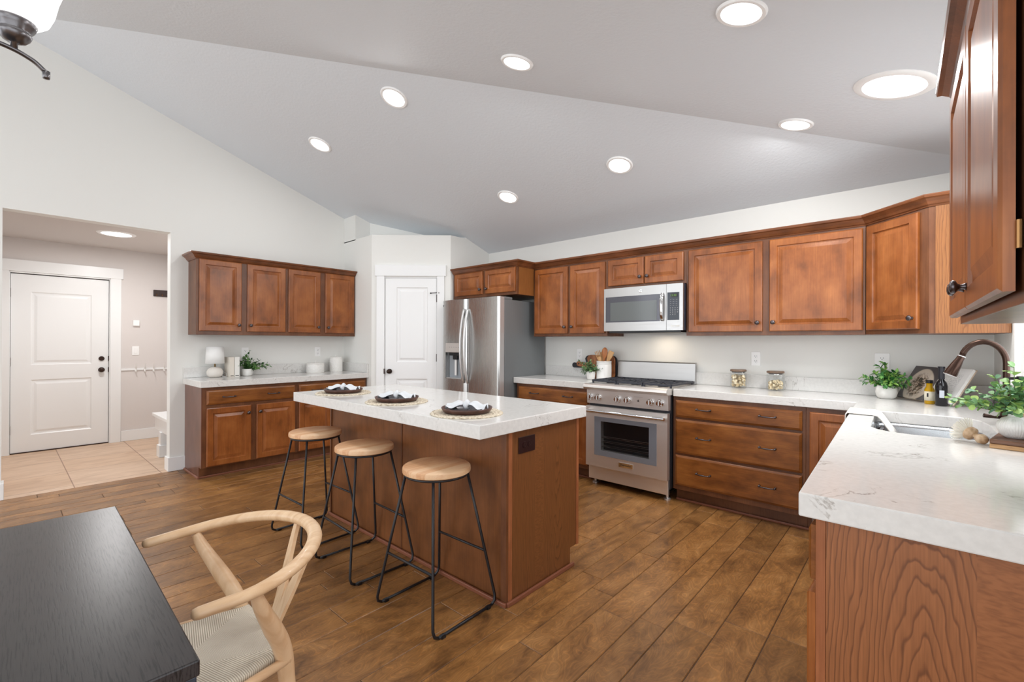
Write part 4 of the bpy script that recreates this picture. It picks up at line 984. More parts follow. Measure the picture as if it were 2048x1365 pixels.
# burners and grates
for x in (0.135,0.383,0.631):
    for y in (3.76,4.00):
        MB().lathe([(0.045,0.912),(0.045,0.922),(0.030,0.926),(0.030,0.931),(0,0.931)],(x,Y(y),0),20).build('burner', M['black'], t, auto=40)
for gx in (0.012,0.262,0.512):
    g = MB(); w = 0.240; ya, yb2 = Y(3.635), Y(4.105); zt_ = 0.944
    def bar(x0,y0,x1,y1,th=.006): 
        dx, dy = x1-x0, y1-y0; L = math.hypot(dx,dy); nx, ny = -dy/L*th, dx/L*th
        g.prism([(x0+nx,y0+ny),(x1+nx,y1+ny),(x1-nx,y1-ny),(x0-nx,y0-ny)], zt_-.016, zt_)
    bar(gx,ya,gx+w,ya,.007); bar(gx,yb2,gx+w,yb2,.007); bar(gx,ya,gx,yb2,.007); bar(gx+w,ya,gx+w,yb2,.007); bar(gx,(ya+yb2)/2,gx+w,(ya+yb2)/2)
    for cyy in (Y(3.76),Y(4.00)):
        cxx = gx+w/2
        for a in range(8):
            an = a*PI/4; r1 = 0.118 if a % 2 == 0 else 0.150
            x1_, y1_ = cxx+r1*math.cos(an), cyy+r1*math.sin(an)
            x1_ = min(max(x1_,gx),gx+w); y1_ = min(max(y1_,ya),yb2); bar(cxx+.03*math.cos(an),cyy+.03*math.sin(an),x1_,y1_,.0045)
    for fx in (gx+.004,gx+w-.004):
        for fy_ in (ya+.004,yb2-.004): g.box(fx-.007,fx+.007,fy_-.007,fy_+.007,0.912,zt_-.010)
    g.build('grate', M['iron'], t)

# microwave
MX, MW = -2.214, 0.748
t = thing('microwave', 'stainless over-the-range microwave with black keypad', 'microwave', (MX,YB,0))
z0, z1 = 1.392, 1.788
MB().box(0.003,MW-.003,Y(3.815),Y(4.18),z0+.004,z1).build('body', mat('microwave_case_dark', srgb(70,70,84), 0.4, 0.3), t)
MB().box(0.03,MW-.03,Y(3.83),Y(4.15),z0-.018,z0+.0035).build('underside_vent', M['black'], t, bevel=0.004)
xs = 0.607
def mfy(x): u = x/MW*2-1; return Y(3.790)-0.010*(1-u*u)
def mslab(xa, xb, za, zb, mb, yback=Y(3.814), off=0.0):
    n = max(2,int((xb-xa)/.03)); q = [xa+(xb-xa)*i/n for i in range(n+1)]
    mb.prism([(x,mfy(x)-off) for x in q]+[(xb,yback),(xa,yback)], za, zb, 'z'); return mb
door = MB(); gx0, gx1, gz0, gz1 = 0.018, 0.553, 1.472, 1.708
mslab(0.0,gx0,z0,z1,door); mslab(gx1,xs,z0,z1,door); mslab(gx0,gx1,z0,gz0,door); mslab(gx0,gx1,gz1,z1,door)
md = door.build('door', M['steel_glare_cut'], t, auto=35)
mslab(gx0,gx1,gz0,gz1,MB(),off=-.002).build('window_glass', M['mwglass'], md, auto=35)
mslab(gx0+.05,gx1-.03,gz0+.012,gz1-.052,MB(),yback=mfy(.3)+.02,off=-.0012).build('window_mesh', M['mwscreen'], md, auto=35)
hp = [(0.575,mfy(.575)-.006-.030*math.sin(PI*i/12)**.6,gz0+.004+(gz1-gz0+.0)*i/12) for i in range(13)]
MB().tube(hp,0.014,12,flat=(0.5,(0,1,0))).build('handle', M['chrome'], md, smooth=True)
mslab(xs+.003,MW,z0,z1,MB()).build('control_side', M['steel_glare_cut'], t, auto=35)
cp = mslab(xs+.010,MW-.030,1.480,1.715,MB(),off=.0012).build('keypad', M['panelblk'], t)
pz = [1.585,1.567,1.549,1.531]
for r_ in range(4):
    for c_ in range(4 if r_ < 3 else 3):
        MB().box(0.638+c_*.021,0.646+c_*.021,mfy(.67)-.0024,mfy(.67)-.0012,pz[r_]-.006,pz[r_]).build('key', M['printgrey'], cp)
for r_ in range(4):
    for c_ in range(3):
        MB().box(0.637+c_*.026,0.651+c_*.026,mfy(.67)-.0024,mfy(.67)-.0012,1.602+r_*.016,1.605+r_*.016).build('key_label', M['printgrey'], cp)
MB().box(0.630,0.706,mfy(.67)-.0020,mfy(.67)-.0012,1.672,1.706).build('display', M['black'], cp)
text_mesh('12:30', 0.024, M['led'], cp, (0.668,mfy(.67)-.0026,1.688), depth=0.0002)
text_mesh('MAX  MAX  MAX', 0.015, M['label'], t, (0.665,mfy(.665)-.0008,1.428), depth=0.0002)
lg = MB().lathe([(0.016,0),(0.016,0.003),(0.0135,0.004),(0.0125,0.003),(0,0.003)],(0.372,mfy(.372)+.001,1.746),24,'y').build('maker_badge', M['chrome'], md, auto=30)
text_mesh('GE', 0.015, M['printblk'], lg, (0.372,mfy(.372)-.003,1.746))
area_light('microwave_task_light', (MX+.45,3.98,z0-.03), 0.22, 0.8, (1.0,0.82,0.62))

# ================================================================ bar stools
def make_stool():
    t = thing('bar_stool', 'x', 'stool')
    MB().lathe([(0,0.655),(0.158,0.655),(0.165,0.660),(0.166,0.670),(0.164,0.682),(0.158,0.6865),(0,0.6865)],(0,0,0),56).build('seat', M['seat'], t, auto=40)
    ring = [(0.151*math.cos(2*PI*i/40),0.151*math.sin(2*PI*i/40),0.6485) for i in range(40)]
    MB().tube(ring,0.0062,8,closed=True).build('seat_ring', M['blackmetal'], t, smooth=True)
    R = 0.0068
    for s in (-1,1):
        tx, ty, bx_, by_ = 0.103*s, 0.108, 0.213*s, 0.198
        def leg(yy):
            return [(tx,ty*yy,0.645),(tx+(bx_-tx)*.5,(ty+(by_-ty)*.5)*yy,0.335),(tx+(bx_-tx)*.9,(ty+(by_-ty)*.9)*yy,0.085)]
        mid = lambda yy: [(bx_-.004*s,(by_-.004)*yy,0.045),(bx_,(by_-.010)*yy,0.022),(bx_,(by_-.030)*yy,0.0095)]
        path = leg(-1)+mid(-1)
        MB().tube(path,R,8).build('leg', M['blackmetal'], t, smooth=True)
        MB().tube(leg(1)+mid(1),R,8).build('leg', M['blackmetal'], t, smooth=True)
        MB().tube([(bx_,-(by_-.030),0.0095),(bx_,(by_-.030),0.0095)],R,8).build('floor_runner', M['blackmetal'], t, smooth=True)
        for yy in (-1,1): MB().box(bx_-.010,bx_+.010,(by_-.055)*yy-.012,(by_-.055)*yy+.012,0.0,0.014).build('foot_pad', M['black'], t, bevel=0.002)
    for yy in (-1,1):
        f = (0.645-0.262)/(0.645-0.022); x = 0.103+(0.213-0.103)*f*1.03; y = (0.108+(0.198-0.108)*f)*yy
        MB().tube([(-x,y,0.262),(x,y,0.262)],R*0.9,8).build('footrest', M['blackmetal'], t, smooth=True)
    return t
st0 = make_stool()
SP = [(-1.755,1.420,'round wood and black metal stool nearest the camera at the island corner',0.02),
      (-2.412,1.415,'middle one of the three wood and black metal stools at the island',-0.03),
      (-3.030,1.412,'wood and black metal stool farthest from the camera, by the wishbone chair back',0.03)]
for i, (x,y,lab,rz) in enumerate(SP):
    o = st0 if i == 0 else copy_tree(st0)
    o.location = (x,y,0); o.rotation_euler = (0,0,rz); o['label'] = lab; o['group'] = 'bar stools along the island'

# ================================================================ place settings
def napkin_mesh():
    mb = MB(); rnd = random.Random(4)
    for side in (-1,1):
        nu, nv = 14, 24; base = len(mb.v)
        for i in range(nu+1):
            u = i/nu
            for j in range(nv+1):
                v = j/nv*2-1
                wdt = 0.014+0.055*u**0.8
                x = side*(0.008+0.100*u-0.018*u*v*v)
                y = v*wdt+0.012*u*side
                z = 0.020*(1-u)+0.010+0.013*u*math.sin(v*6+side*1.3+u*2)*(.4+.6*u)+0.022*math.sin(PI*u)*(1-v*v)+0.010*u*math.sin(u*7)
                mb.v.append((x,y,max(z,0.002)))
        for i in range(nu):
            for j in range(nv): a = base+i*(nv+1)+j; mb.f.append((a,a+1,a+nv+2,a+nv+1))
    # knot
    base = len(mb.v); n, m = 20, 12
    for i in range(n):
        a = 2*PI*i/n
        for j in range(m):
            b_ = 2*PI*j/m; rr = 0.013*(1+0.18*math.sin(3*a+2*b_)); R_ = 0.019
            mb.v.append(((rr*math.cos(b_))*1.15, (R_+rr*math.sin(b_))*math.cos(a)*1.05, 0.026+(R_*.75+rr*math.sin(b_))*math.sin(a)))
    for i in range(n):
        for j in range(m): mb.f.append((base+i*m+j, base+((i+1)%n)*m+j, base+((i+1)%n)*m+(j+1)%m, base+i*m+(j+1)%m))
    return mb
nb = None; mats0 = plate0 = salad0 = None
def first_or_copy(o, fn): 
    if o is None: return fn(), True
    return copy_tree(o), False
def mk_mat():
    mb = MB().lathe([(0,0.0045),(0.03,0.005)]+[(0.03+0.16*k/32, 0.0048+(0.0018 if k%2 else 0)) for k in range(1,32)]+[(0.190,0.003),(0.189,0.0),(0,0.0)],(0,0,0),64)
    for i, v in enumerate(mb.v):
        r = math.hypot(v[0],v[1]); a = math.atan2(v[1],v[0])
        if r > 0.02: k = 1+0.006*math.sin(a*38+r*60)*(r/.19); mb.v[i] = (v[0]*k, v[1]*k, v[2]+(0.0009*math.sin(a*70+ (r*400)) if v[2] > .002 else 0))
    return mb.build('placemat', M['woven'], smooth=True)
def mk_plate():
    return MB().lathe([(0,0.004),(0.100,0.004),(0.118,0.010),(0.129,0.026),(0.133,0.027),(0.131,0.018),(0.120,0.003),(0.110,0.0),(0,0.0)],(0,0,0),56).build('dinner_plate', M['plate'], smooth=True)
def mk_salad():
    return MB().lathe([(0,0.004),(0.060,0.004),(0.080,0.011),(0.095,0.018),(0.096,0.0165),(0.081,0.008),(0.060,0.0),(0,0.0)],(0,0,0),48).build('salad_plate', M['plate2'], smooth=True)
def mk_nap():
    o = napkin_mesh().build('napkin', M['linen'], smooth=True); sm = o.modifiers.new('solid','SOLIDIFY'); sm.thickness = 0.0016; sb = o.modifiers.new('s','SUBSURF'); sb.levels = 1; sb.render_levels = 1; return o
who = ('nearest the camera', 'at the middle place', 'at the far left place')
for i, (x,y,rz) in enumerate(((-1.760,1.622,0.55),(-2.412,1.635,0.62),(-3.085,1.640,0.70))):
    for key, fn, z, lab, cat, grp in (('m',mk_mat,CT+.0004,'round woven seagrass placemat ','placemat','placemats on the island'),
                                 ('p',mk_plate,CT+.0072,'brown stoneware dinner plate ','plate','dinner plates on the island'),
                                 ('s',mk_salad,CT+.0118,'dark grey salad plate under the napkin ','plate','salad plates on the island'),
                                 ('n',mk_nap,CT+.0195,'knotted white napkin ','napkin','napkins on the island')):
        if i == 0: o = fn(); globals()['pr_'+key] = o
        else: o = globals()['pr_'+key].copy(); COL.objects.link(o)
        o.location = (x,y,z); o.rotation_euler = (0,0,rz if key == 'n' else 0)
        tag(o, lab+who[i]+' on the island', cat, grp)

# ================================================================ dining table and wishbone chair
rt_ = -0.023
t = thing('dining_table', 'black stained oak dining table corner with worn edges', 'table', (-0.905,0.226,0), rt_)
Lx, Ly = -1.042, -1.75
tb = MB().box(Lx,0,Ly,0,0.722,0.750).build('tabletop', M['table'], t, bevel=0.003)
MB().box(Lx+.004,-.004,Ly+.004,-.004,0.640,0.7215).build('apron', M['tableside'], t, bevel=0.002)
for (x,y) in ((-.09,-.09),(Lx+.01,-.09),(-.09,Ly+.01),(Lx+.01,Ly+.01)): MB().box(x,x+.08,y,y+.08,0.0,0.6395).build('leg', M['tableside'], t, bevel=0.003)

t = thing('wishbone_chair', 'pale wood wishbone chair with curved top rail and woven cord seat', 'chair', (-1.450,0.385,0), 0)
def bez(p, n=10):
    out = []; P_ = [Vector(q) for q in p]
    for i in range(len(P_)-1):
        a = P_[i-1] if i > 0 else P_[i]*2-P_[i+1]; b_ = P_[i]; c = P_[i+1]; d = P_[i+2] if i+2 < len(P_) else P_[i+1]*2-P_[i]
        for k in range(n):
            u = k/n; out.append(0.5*((2*b_)+(c-a)*u+(2*a-5*b_+4*c-d)*u*u+(3*b_-a-3*c+d)*u**3))
    out.append(P_[-1]); return out
rail = []; nR = 28
pts = [(-0.262,-0.092,0.685),(-0.268,0.0,0.687)]
for i in range(1,nR):
    a = PI-PI*i/nR; pts.append((0.268*math.cos(a), 0.0+0.262*math.sin(a), 0.687+0.028*math.sin(a)**1.2))
pts += [(0.268,0.0,0.687),(0.262,-0.092,0.685)]
rr = []
for i, p in enumerate(pts):
    u = i/(len(pts)-1); rr.append(0.0165+0.004*math.sin(PI*u))
# rounded tips
P0, P1 = Vector(pts[0]), Vector(pts[-1])
pts = [tuple(P0+Vector((0,-.014,0))),tuple(P0+Vector((0,-.010,0)))]+pts+[tuple(P1+Vector((0,-.010,0))),tuple(P1+Vector((0,-.014,0)))]
rr = [0.007,0.0135]+rr+[0.0135,0.007]
MB().tube(pts, rr, 16, flat=(0.82,(0,0,1))).build('top_rail', M['beech'], t, smooth=True)
for s in (-1,1):
    k_ = 1.0 if s < 0 else 0.94
    lp = bez([(s*0.262*k_,0.028,0.676),(s*0.247*k_,0.048,0.625),(s*0.213*k_,0.086,0.545),(s*0.187*k_,0.116,0.480),(s*0.175*k_,0.132,0.420),(s*0.174*k_,0.142,0.330),(s*0.176,0.160,0.15),(s*0.178,0.176,0.0)],8)
    n = len(lp); rl = []
    for i in range(n):
        u = i/(n-1); rl.append(0.0125+0.0105*min(1,u/.30) if u < .30 else 0.023-0.008*max(0,(u-.55)/.45))
    MB().tube(lp, rl, 14).build('leg', M['beech'], t, smooth=True)
    fl = [(s*0.248,-0.205,0.452),(s*0.248,-0.207,0.40),(s*0.247,-0.208,0.25),(s*0.245,-0.208,0.0)]
    MB().tube(fl,[0.017,0.0185,0.017,0.0125],14).build('leg', M['beech'], t, auto=50)
    MB().tube([(s*0.243,-0.205,0.425),(s*0.175,0.138,0.425)],0.012,12).build('seat_rail', M['beech'], t, smooth=True)
    MB().tube([(s*0.246,-0.205,0.27),(s*0.174,0.150,0.27)],[0.009,0.009],10).build('stretcher', M['beech'], t, smooth=True)
MB().tube([(-0.245,-0.208,0.43),(0.245,-0.208,0.43)],0.013,12).build('seat_rail', M['beech'], t, smooth=True)
MB().tube([(-0.172,0.142,0.412),(0.165,0.142,0.412)],0.013,12).build('seat_rail', M['beech'], t, smooth=True)
# wishbone splat: flat tapered stem that forks into two prongs
def splat():
    mb = MB(); th = 0.006
    def q(x, u):  # u = 0 at seat rail, 1 at the top rail
        z = 0.405+0.298*u; y = 0.145+0.112*u**0.9; return (x+0.012, y, z)
    outer = []; L = []
    us = [0,0.15,0.3,0.42,0.55,0.7,0.85,1.0]
    ow = [0.023,0.028,0.037,0.045,0.053,0.061,0.068,0.073]
    iw = [0,0,0,0.003,0.020,0.034,0.045,0.053]
    for s in (-1,1):
        base = len(mb.v)
        for u, o_, i_ in zip(us, ow, iw):
            for (x, dy) in ((s*i_,-th),(s*o_,-th),(s*o_,th),(s*i_,th)):
                p = q(x,u); mb.v.append((p[0],p[1]+dy,p[2]))
        m = len(us)
        for k in range(m-1):
            for j in range(4): a = base+k*4+j; b_ = base+k*4+(j+1)%4; mb.f.append((a,b_,b_+4,a+4))
        mb.f.append((base,base+3,base+2,base+1)); e = base+(m-1)*4; mb.f.append((e,e+1,e+2,e+3))
    return mb.build('splat', M['beech'], t, auto=30)
splat()
# woven seat in four sectors, with uv stripes running along each rail
def cord_seat():
    me = bpy.data.meshes.new('seat'); bm = bmesh.new(); uvl = bm.loops.layers.uv.new('UVMap')
    A, B, C_, D = Vector((-0.232,-0.222)), Vector((0.232,-0.222)), Vector((0.150,0.150)), Vector((-0.160,0.150))
    E, F_ = Vector((-0.035,-0.035)), Vector((0.035,-0.035))
    secs = [(A,B,F_,E),(B,C_,F_,F_),(C_,D,E,F_),(D,A,E,E)]
    nn = 14
    for (p, q_, r, s_) in secs:
        e = (q_-p).normalized(); grid = []
        for i in range(nn+1):
            row = []
            for j in range(nn+1):
                a = p+(q_-p)*(i/nn); b_ = s_+(r-s_)*(i/nn) if (r-s_).length > 1e-4 else r
                w_ = a+(b_-a)*(j/nn); k = j/nn
                z = 0.4485-0.016*k**0.7+ (-.010*(1-k*6)**2 if k < 1/6 else 0)
                row.append((bm.verts.new((w_.x,w_.y,z)), (w_-p).dot(e)))
            grid.append(row)
        for i in range(nn):
            for j in range(nn):
                qd = [grid[i][j],grid[i+1][j],grid[i+1][j+1],grid[i][j+1]]
                try: f = bm.faces.new([g[0] for g in qd])
                except ValueError: continue
                f.smooth = True
                for l, g in zip(f.loops, qd): l[uvl].uv = (g[1], 0)
    bmesh.ops.remove_doubles(bm, verts=bm.verts[:], dist=1e-5); bmesh.ops.recalc_face_normals(bm, faces=bm.faces[:])
    g = bmesh.ops.extrude_face_region(bm, geom=bm.faces[:])
    for v in [x for x in g['geom'] if isinstance(x, bmesh.types.BMVert)]: v.co.z -= 0.030
    bmesh.ops.recalc_face_normals(bm, faces=bm.faces[:])
    bm.to_mesh(me); bm.free(); me.materials.append(M['cord'])
    o = bpy.data.objects.new('seat', me); COL.objects.link(o); o.parent = t
cord_seat()

# ================================================================ chandelier over the table
t = thing('chandelier', 'brushed metal chandelier arm with a glowing white glass shade, top left', 'chandelier', (-1.452,-0.33,0))
cxs, cys, czs = -0.032, 0.346, 1.955    # shade axis relative to the body
nick = mat('brushed_nickel_dark', srgb(120,118,120), 0.3, 0.95)
zr = zBc(-1.452)
MB().lathe([(0,1.78),(0.012,1.785),(0.018,1.80),(0.010,1.815),(0.030,1.84),(0.042,1.87),(0.030,1.90),(0.014,1.93),(0.013,2.10),(0.030,2.14),(0.034,2.17),(0.014,2.20),(0.008,2.22),(0.006,zr-.03),(0.055,zr-.02),(0.06,zr+.005)],(0,0,0),24).build('body', nick, t, smooth=True)
for k in range(5):
    a = math.atan2(cys,cxs)+k*2*PI/5; R_ = math.hypot(cxs,cys); ca, sa = math.cos(a), math.sin(a)
    def rp_(r, z): return (r*ca, r*sa, z)
    arm = MB().tube(bez([rp_(0.03,1.875),rp_(0.12,1.915),rp_(0.23,1.932),rp_(R_-.02,1.931),rp_(R_+.025,1.920),rp_(R_+.048,1.903)],8),0.0065,10,flat=(0.7,(0,0,1)))
    ar = arm.build('arm', nick, t, smooth=True)
    MB().lathe([(0.0,0),(0.006,0.001),(0.0068,0.006),(0.0068,0.018),(0,0.020)],rp_(R_+.050,1.886),12).build('arm_finial', nick, ar, smooth=True)
    MB().lathe([(0.006,1.928),(0.006,1.942),(0.012,1.944),(0.019,1.948),(0.026,1.957),(0.0285,1.964),(0.0265,1.966),(0.0265,1.970),(0.033,1.979),(0.037,1.989),(0.035,1.992),(0,1.992)],rp_(R_,0),24).build('shade_holder', nick, ar, smooth=True)
    sh = MB().lathe([(0.032,1.990),(0.044,1.994),(0.056,2.006),(0.064,2.028),(0.070,2.060),(0.080,2.095),(0.094,2.120),(0.091,2.121),(0.077,2.095),(0.067,2.060),(0.060,2.028),(0.030,1.996)],rp_(R_,0),32).build('shade', M['shade_lit'], ar, smooth=True)

# ================================================================ plants
def leafshape(kind):
    if kind == 'round': return [(0,0),(0.32,0.30),(0.62,0.42),(0.9,0.30),(1.0,0.0)]
    return [(0,0),(0.25,0.20),(0.5,0.26),(0.8,0.15),(1.05,0.0)]
def plant_mesh(seed, stems, length, leaf, kind, origin, spread, up_, flatten=1.0, jitter=0.3, dirs=None):
    rnd = random.Random(seed); L = MB(); St = MB(); lv = []
    prof = leafshape(kind)
    for si in range(stems):
        if dirs and si < len(dirs): d = Vector(dirs[si]); ln = d.length; d.normalize()
        else:
            a = rnd.uniform(0,2*PI); tilt = rnd.uniform(0.05,spread); d = Vector((math.cos(a)*math.sin(tilt),math.sin(a)*math.sin(tilt)*flatten,math.cos(tilt)*up_)).normalized(); ln = length*rnd.uniform(0.65,1.0)
        p = Vector(origin)+Vector((rnd.uniform(-1,1),rnd.uniform(-1,1),0))*0.012; path = [p]; n = 7
        for k in range(n):
            d = (d+Vector((rnd.uniform(-.1,.1),rnd.uniform(-.1,.1),-0.05 if d.z > 0.2 else 0.01))).normalized(); p = p+d*ln/n; path.append(p)
            nl = 3 if k > 0 else 1
            for j in range(nl):
                a = rnd.uniform(0,2*PI); side = d.orthogonal().normalized(); side.rotate(Matrix.Rotation(a,3,d))
                ax = (side*rnd.uniform(.7,1)+d*rnd.uniform(.2,.8)+Vector((0,0,rnd.uniform(-.1,.3)))).normalized()
                nr = ax.cross(Vector((rnd.uniform(-.5,.5),rnd.uniform(-.5,.5),1))).normalized(); sz = leaf*rnd.uniform(.6,1.15)
                upv = nr.cross(ax).normalized(); b0 = len(L.v); v_ = rnd.random()
                q = p-d*rnd.uniform(0,ln/n)
                for (u, w) in prof:
                    c = q+ax*u*sz-upv*0.12*sz*u*u
                    if w == 0: L.v.append(tuple(c))
                    else: L.v += [tuple(c+nr*w*sz+upv*.10*sz), tuple(c), tuple(c-nr*w*sz+upv*.10*sz)]
                # strips: tip0, three triples, tip1
                i0 = b0; t1 = b0+1; t2 = b0+4; t3 = b0+7; i1 = b0+10
                fs = [(i0,t1,t1+1),(i0,t1+1,t1+2)]
                for (p_, q_) in ((t1,t2),(t2,t3)): fs += [(p_,q_,q_+1,p_+1),(p_+1,q_+1,q_+2,p_+2)]
                fs += [(t3,i1,t3+1),(t3+1,i1,t3+2)]
                L.f += fs; lv += [v_]*len(fs)
        St.tube(path,0.0012,5)
    return L, St, lv
def build_foliage(L, lv, m, parent, name='foliage'):
    me = bpy.data.meshes.new(name); me.from_pydata(L.v, [], L.f); me.update(); at = me.attributes.new('lv','FLOAT','FACE')
    for i, v in enumerate(lv): at.data[i].value = v
    for p in me.polygons: p.use_smooth = True
    me.materials.append(m); o = bpy.data.objects.new(name, me); COL.objects.link(o); o.parent = parent; return o
def potted(name, lab, loc, potprof, seed, stems, length, leaf, kind, lm, potm=None, spread=1.25, dirs=None, ztop=0.07, flutes=None, nseg=32):
    t = thing(name, lab, 'plant', loc)
    MB().lathe(potprof,(0,0,0),nseg,flute=flutes).build('pot' if 'vase' not in name else 'vase', potm or M['ceramicm'], t, smooth=True)
    L, St, lv = plant_mesh(seed, stems, length, leaf, kind, (0,0,ztop), spread, 1.0, dirs=dirs)
    build_foliage(L, lv, lm, t); St.build('stem', M['stem'], t)
    return t
CZ = CT+.0006
potted('potted_plant','small dark green plant in a white pot beside the cream books',(-5.335,1.745,CZ),[(0,0),(0.040,0),(0.050,0.012),(0.053,0.04),(0.052,0.074),(0.047,0.076),(0.046,0.062),(0,0.060)],3,24,0.17,0.034,'oval',M['leafA'],dirs=[(0.0,0.02,0.20),(0.04,0.20,0.06),(0.05,0.18,0.10),(0.03,-0.05,0.13)],ztop=0.065)
potted('potted_plant','bushy green plant in a round white pot by the open cookbook',(-0.158,4.000,CZ),[(0,0),(0.040,0),(0.052,0.012),(0.060,0.040),(0.057,0.070),(0.050,0.088),(0.045,0.088),(0.044,0.075),(0,0.072)],5,30,0.15,0.036,'oval',leafmat('bright_green_leaves', srgb(44,104,48), srgb(86,150,80), srgb(150,190,90)),dirs=[(-0.13,-0.02,0.08),(-0.12,0.0,0.05),(0.11,-0.07,0.09),(0.09,-0.05,0.10),(0,0,0.16),(-0.03,0.0,0.15),(0.02,-0.10,0.06)],ztop=0.078)
potted('potted_plant','small grey-green plant in a white pot in front of the cutting boards',(-2.440,3.925,CZ),[(0,0),(0.033,0),(0.038,0.01),(0.046,0.080),(0.043,0.082),(0.040,0.07),(0,0.068)],8,22,0.13,0.024,'round',M['leafC'],dirs=[(-0.12,0.0,0.13),(-0.09,-0.04,-0.01),(-0.10,0.0,0.05),(-0.10,-0.02,0.02)],ztop=0.075)
potted('eucalyptus_vase','eucalyptus in a fluted white vase on the wooden board by the sink',(0.266,2.455,CT+.0325),[(0,0),(0.026,0),(0.040,0.012),(0.050,0.036),(0.049,0.052),(0.036,0.070),(0.021,0.077),(0.019,0.082),(0.019,0.102),(0.016,0.102),(0.015,0.080),(0,0.078)],12,20,0.13,0.027,'round',M['leafB'],potm=M['ceramic'],dirs=[(-0.17,0.02,0.075),(-0.16,0.0,0.02),(-0.15,0.03,0.06),(0,0,0.17),(-0.05,0.0,0.14),(0.02,0.0,0.15),(0.05,0.05,0.12),(-0.10,0.05,0.10),(-0.11,-0.03,0.05),(0.04,-.04,.12),(-.02,-.05,.12)],ztop=0.09,flutes=(0.05,40,0.024),nseg=160)

# ================================================================ left counter props
t = thing('table_lamp', 'small lamp with a white drum shade and round stone-like base', 'lamp', (-5.358,1.452,CZ))
MB().lathe([(0,0),(0.045,0),(0.062,0.012),(0.072,0.035),(0.072,0.058),(0.060,0.085),(0.035,0.102),(0.016,0.106),(0,0.106)],(0,0,0),36).build('base', M['stone'], t, smooth=True)
MB().lathe([(0.007,0.105),(0.007,0.145),(0.011,0.147),(0.011,0.155),(0,0.155)],(0,0,0),14).build('neck', mat('brass_neck', srgb(190,160,110), 0.3, 0.9), t, smooth=True)
MB().lathe([(0.084,0.140),(0.076,0.310),(0.074,0.310),(0.082,0.142)],(0,0,0),44).build('lamp_shade', M['shadefab'], t, smooth=True)
MB().tube(bez([(0.03,0.055,0.012),(0.04,0.085,0.003),(0.02,0.100,0.02),(-0.02,0.095,0.045),(-0.06,0.09,0.02)],6),0.0025,6).build('cord', M['plast'], t, smooth=True)
def book(loc, rz, w, d, h, m, lab):
    t = thing('book', lab, 'book', loc, rz, 'books by the lamp')
    MB().box(0,w,-d,0,0,0.0+h).build('cover', m, t, bevel=0.002) if False else None
    MB().box(0,0.0025,0,d,0,h).box(w-.0025,w,0,d,0,h).box(0.0025,w-.0025,0,0.003,0,h).build('cover', m, t, bevel=0.0008)
    MB().box(0.003,w-.003,0.0035,d-.004,0.003,h-.003).build('pages', M['paper'], t)
    MB().box(0.006,w-.006,-.0006,-.0001,0.010,0.016).build('spine_mark', M['printblk'], t)
    return t
# spines face the room (+x)
book((-5.262,1.560,CZ), PI/2+0.05, 0.040, 0.150, 0.205, M['bookA'], 'cream upright book next to the lamp, left one of two')
book((-5.262,1.604,CZ), PI/2+0.05, 0.046, 0.150, 0.205, M['bookB'], 'whiter upright book next to the plant, right one of two')
for o in [x for x in bpy.data.objects if x.get('category') == 'book']: pass
def canister(loc, r, h, lab):
    t = thing('canister', lab, 'canister', loc, 0, 'textured white canisters on the left counter')
    mb = MB().lathe([(0,0),(r*.97,0),(r,0.006),(r,h-.006),(r*.97,h)],(0,0,0),72); mm = paint('embossed_white_ceramic', srgb(236,234,230), 0.5, tex=False) if 'embossed_white_ceramic' not in bpy.data.materials else bpy.data.materials['embossed_white_ceramic']
    if not mm.get('done'):
        mm['done'] = 1; nt, b = nodes(mm); tc = N(nt,'ShaderNodeTexCoord'); vv = N(nt,'ShaderNodeTexVoronoi', i={'Scale': 55.0}); nt.links.new(tc.outputs['Object'], vv.inputs['Vector']); bump(nt, b, vv.outputs['Distance'], 0.9, 0.004)
    mb.build('body', mm, t, auto=40)
    l = MB().lathe([(r*1.0,h),(r*1.02,h+.006),(r*.95,h+.013),(r*.4,h+.016),(0,h+.016)],(0,0,0),48).build('lid', mm, t, smooth=True)
    MB().lathe([(0.007,h+.015),(0.006,h+.022),(0.011,h+.028),(0.010,h+.036),(0,h+.038)],(0,0,0),16).build('knob', M['ceramicm'], l, smooth=True)
canister((-5.335,2.480,CZ), 0.098, 0.100, 'short wide embossed white canister')
canister((-5.350,2.745,CZ), 0.074, 0.165, 'tall narrow embossed white canister')

# ================================================================ range wall props
def paddle(name, lab, m, x0, x1, z0, z1, y, hx, hz, r=0.05, hole=None, th=0.012, hr=0.028):
    """board leaning on the backsplash with a handle to the upper left"""
    t = thing(name, lab, 'cutting board', (0,0,0))
    pts = []
    def arc(cx, cz, a0_, a1_, rr_2, n=8):
        for i in range(n+1): a = a0_+(a1_-a0_)*i/n; pts.append((cx+rr_2*math.cos(a), cz+rr_2*math.sin(a)))
    arc(x1-r,z0+r,-PI/2,0,r); arc(x1-r,z1-r,0,PI/2,r); arc(x0+r,z1-r,PI/2,PI*.92,r)
    d = Vector((hx-(x0+.02), hz-(z0+z1)/2)); a = math.atan2(d.y,d.x)
    mid = (z0+z1)/2; pts.append((x0+.015,mid+.035)); pts.append((x0-.02,mid+.025+ (hz-mid)*.4))
    arc(hx,hz,PI*.55,PI*1.45,hr,10)
    pts.append((x0-.02,mid-.02+(hz-mid)*.4)); pts.append((x0+.015,mid-.045)); arc(x0+r*1.3,z0+r,PI*1.1,PI*1.5,r)
    lean = math.radians(9)
    mb = MB().prism(pts, -th, 0, 'y')
    o = mb.build('board', m, t, bevel=0.003)
    t.location = (0, y, 0)
    if hole: MB().lathe([(0.009,0),(0.009,0.0008),(0,0.0008)],(hx,-th,hz),16,'y').build('hole_mark', M['printblk'], o)
    for c in t.children: pass
    return t
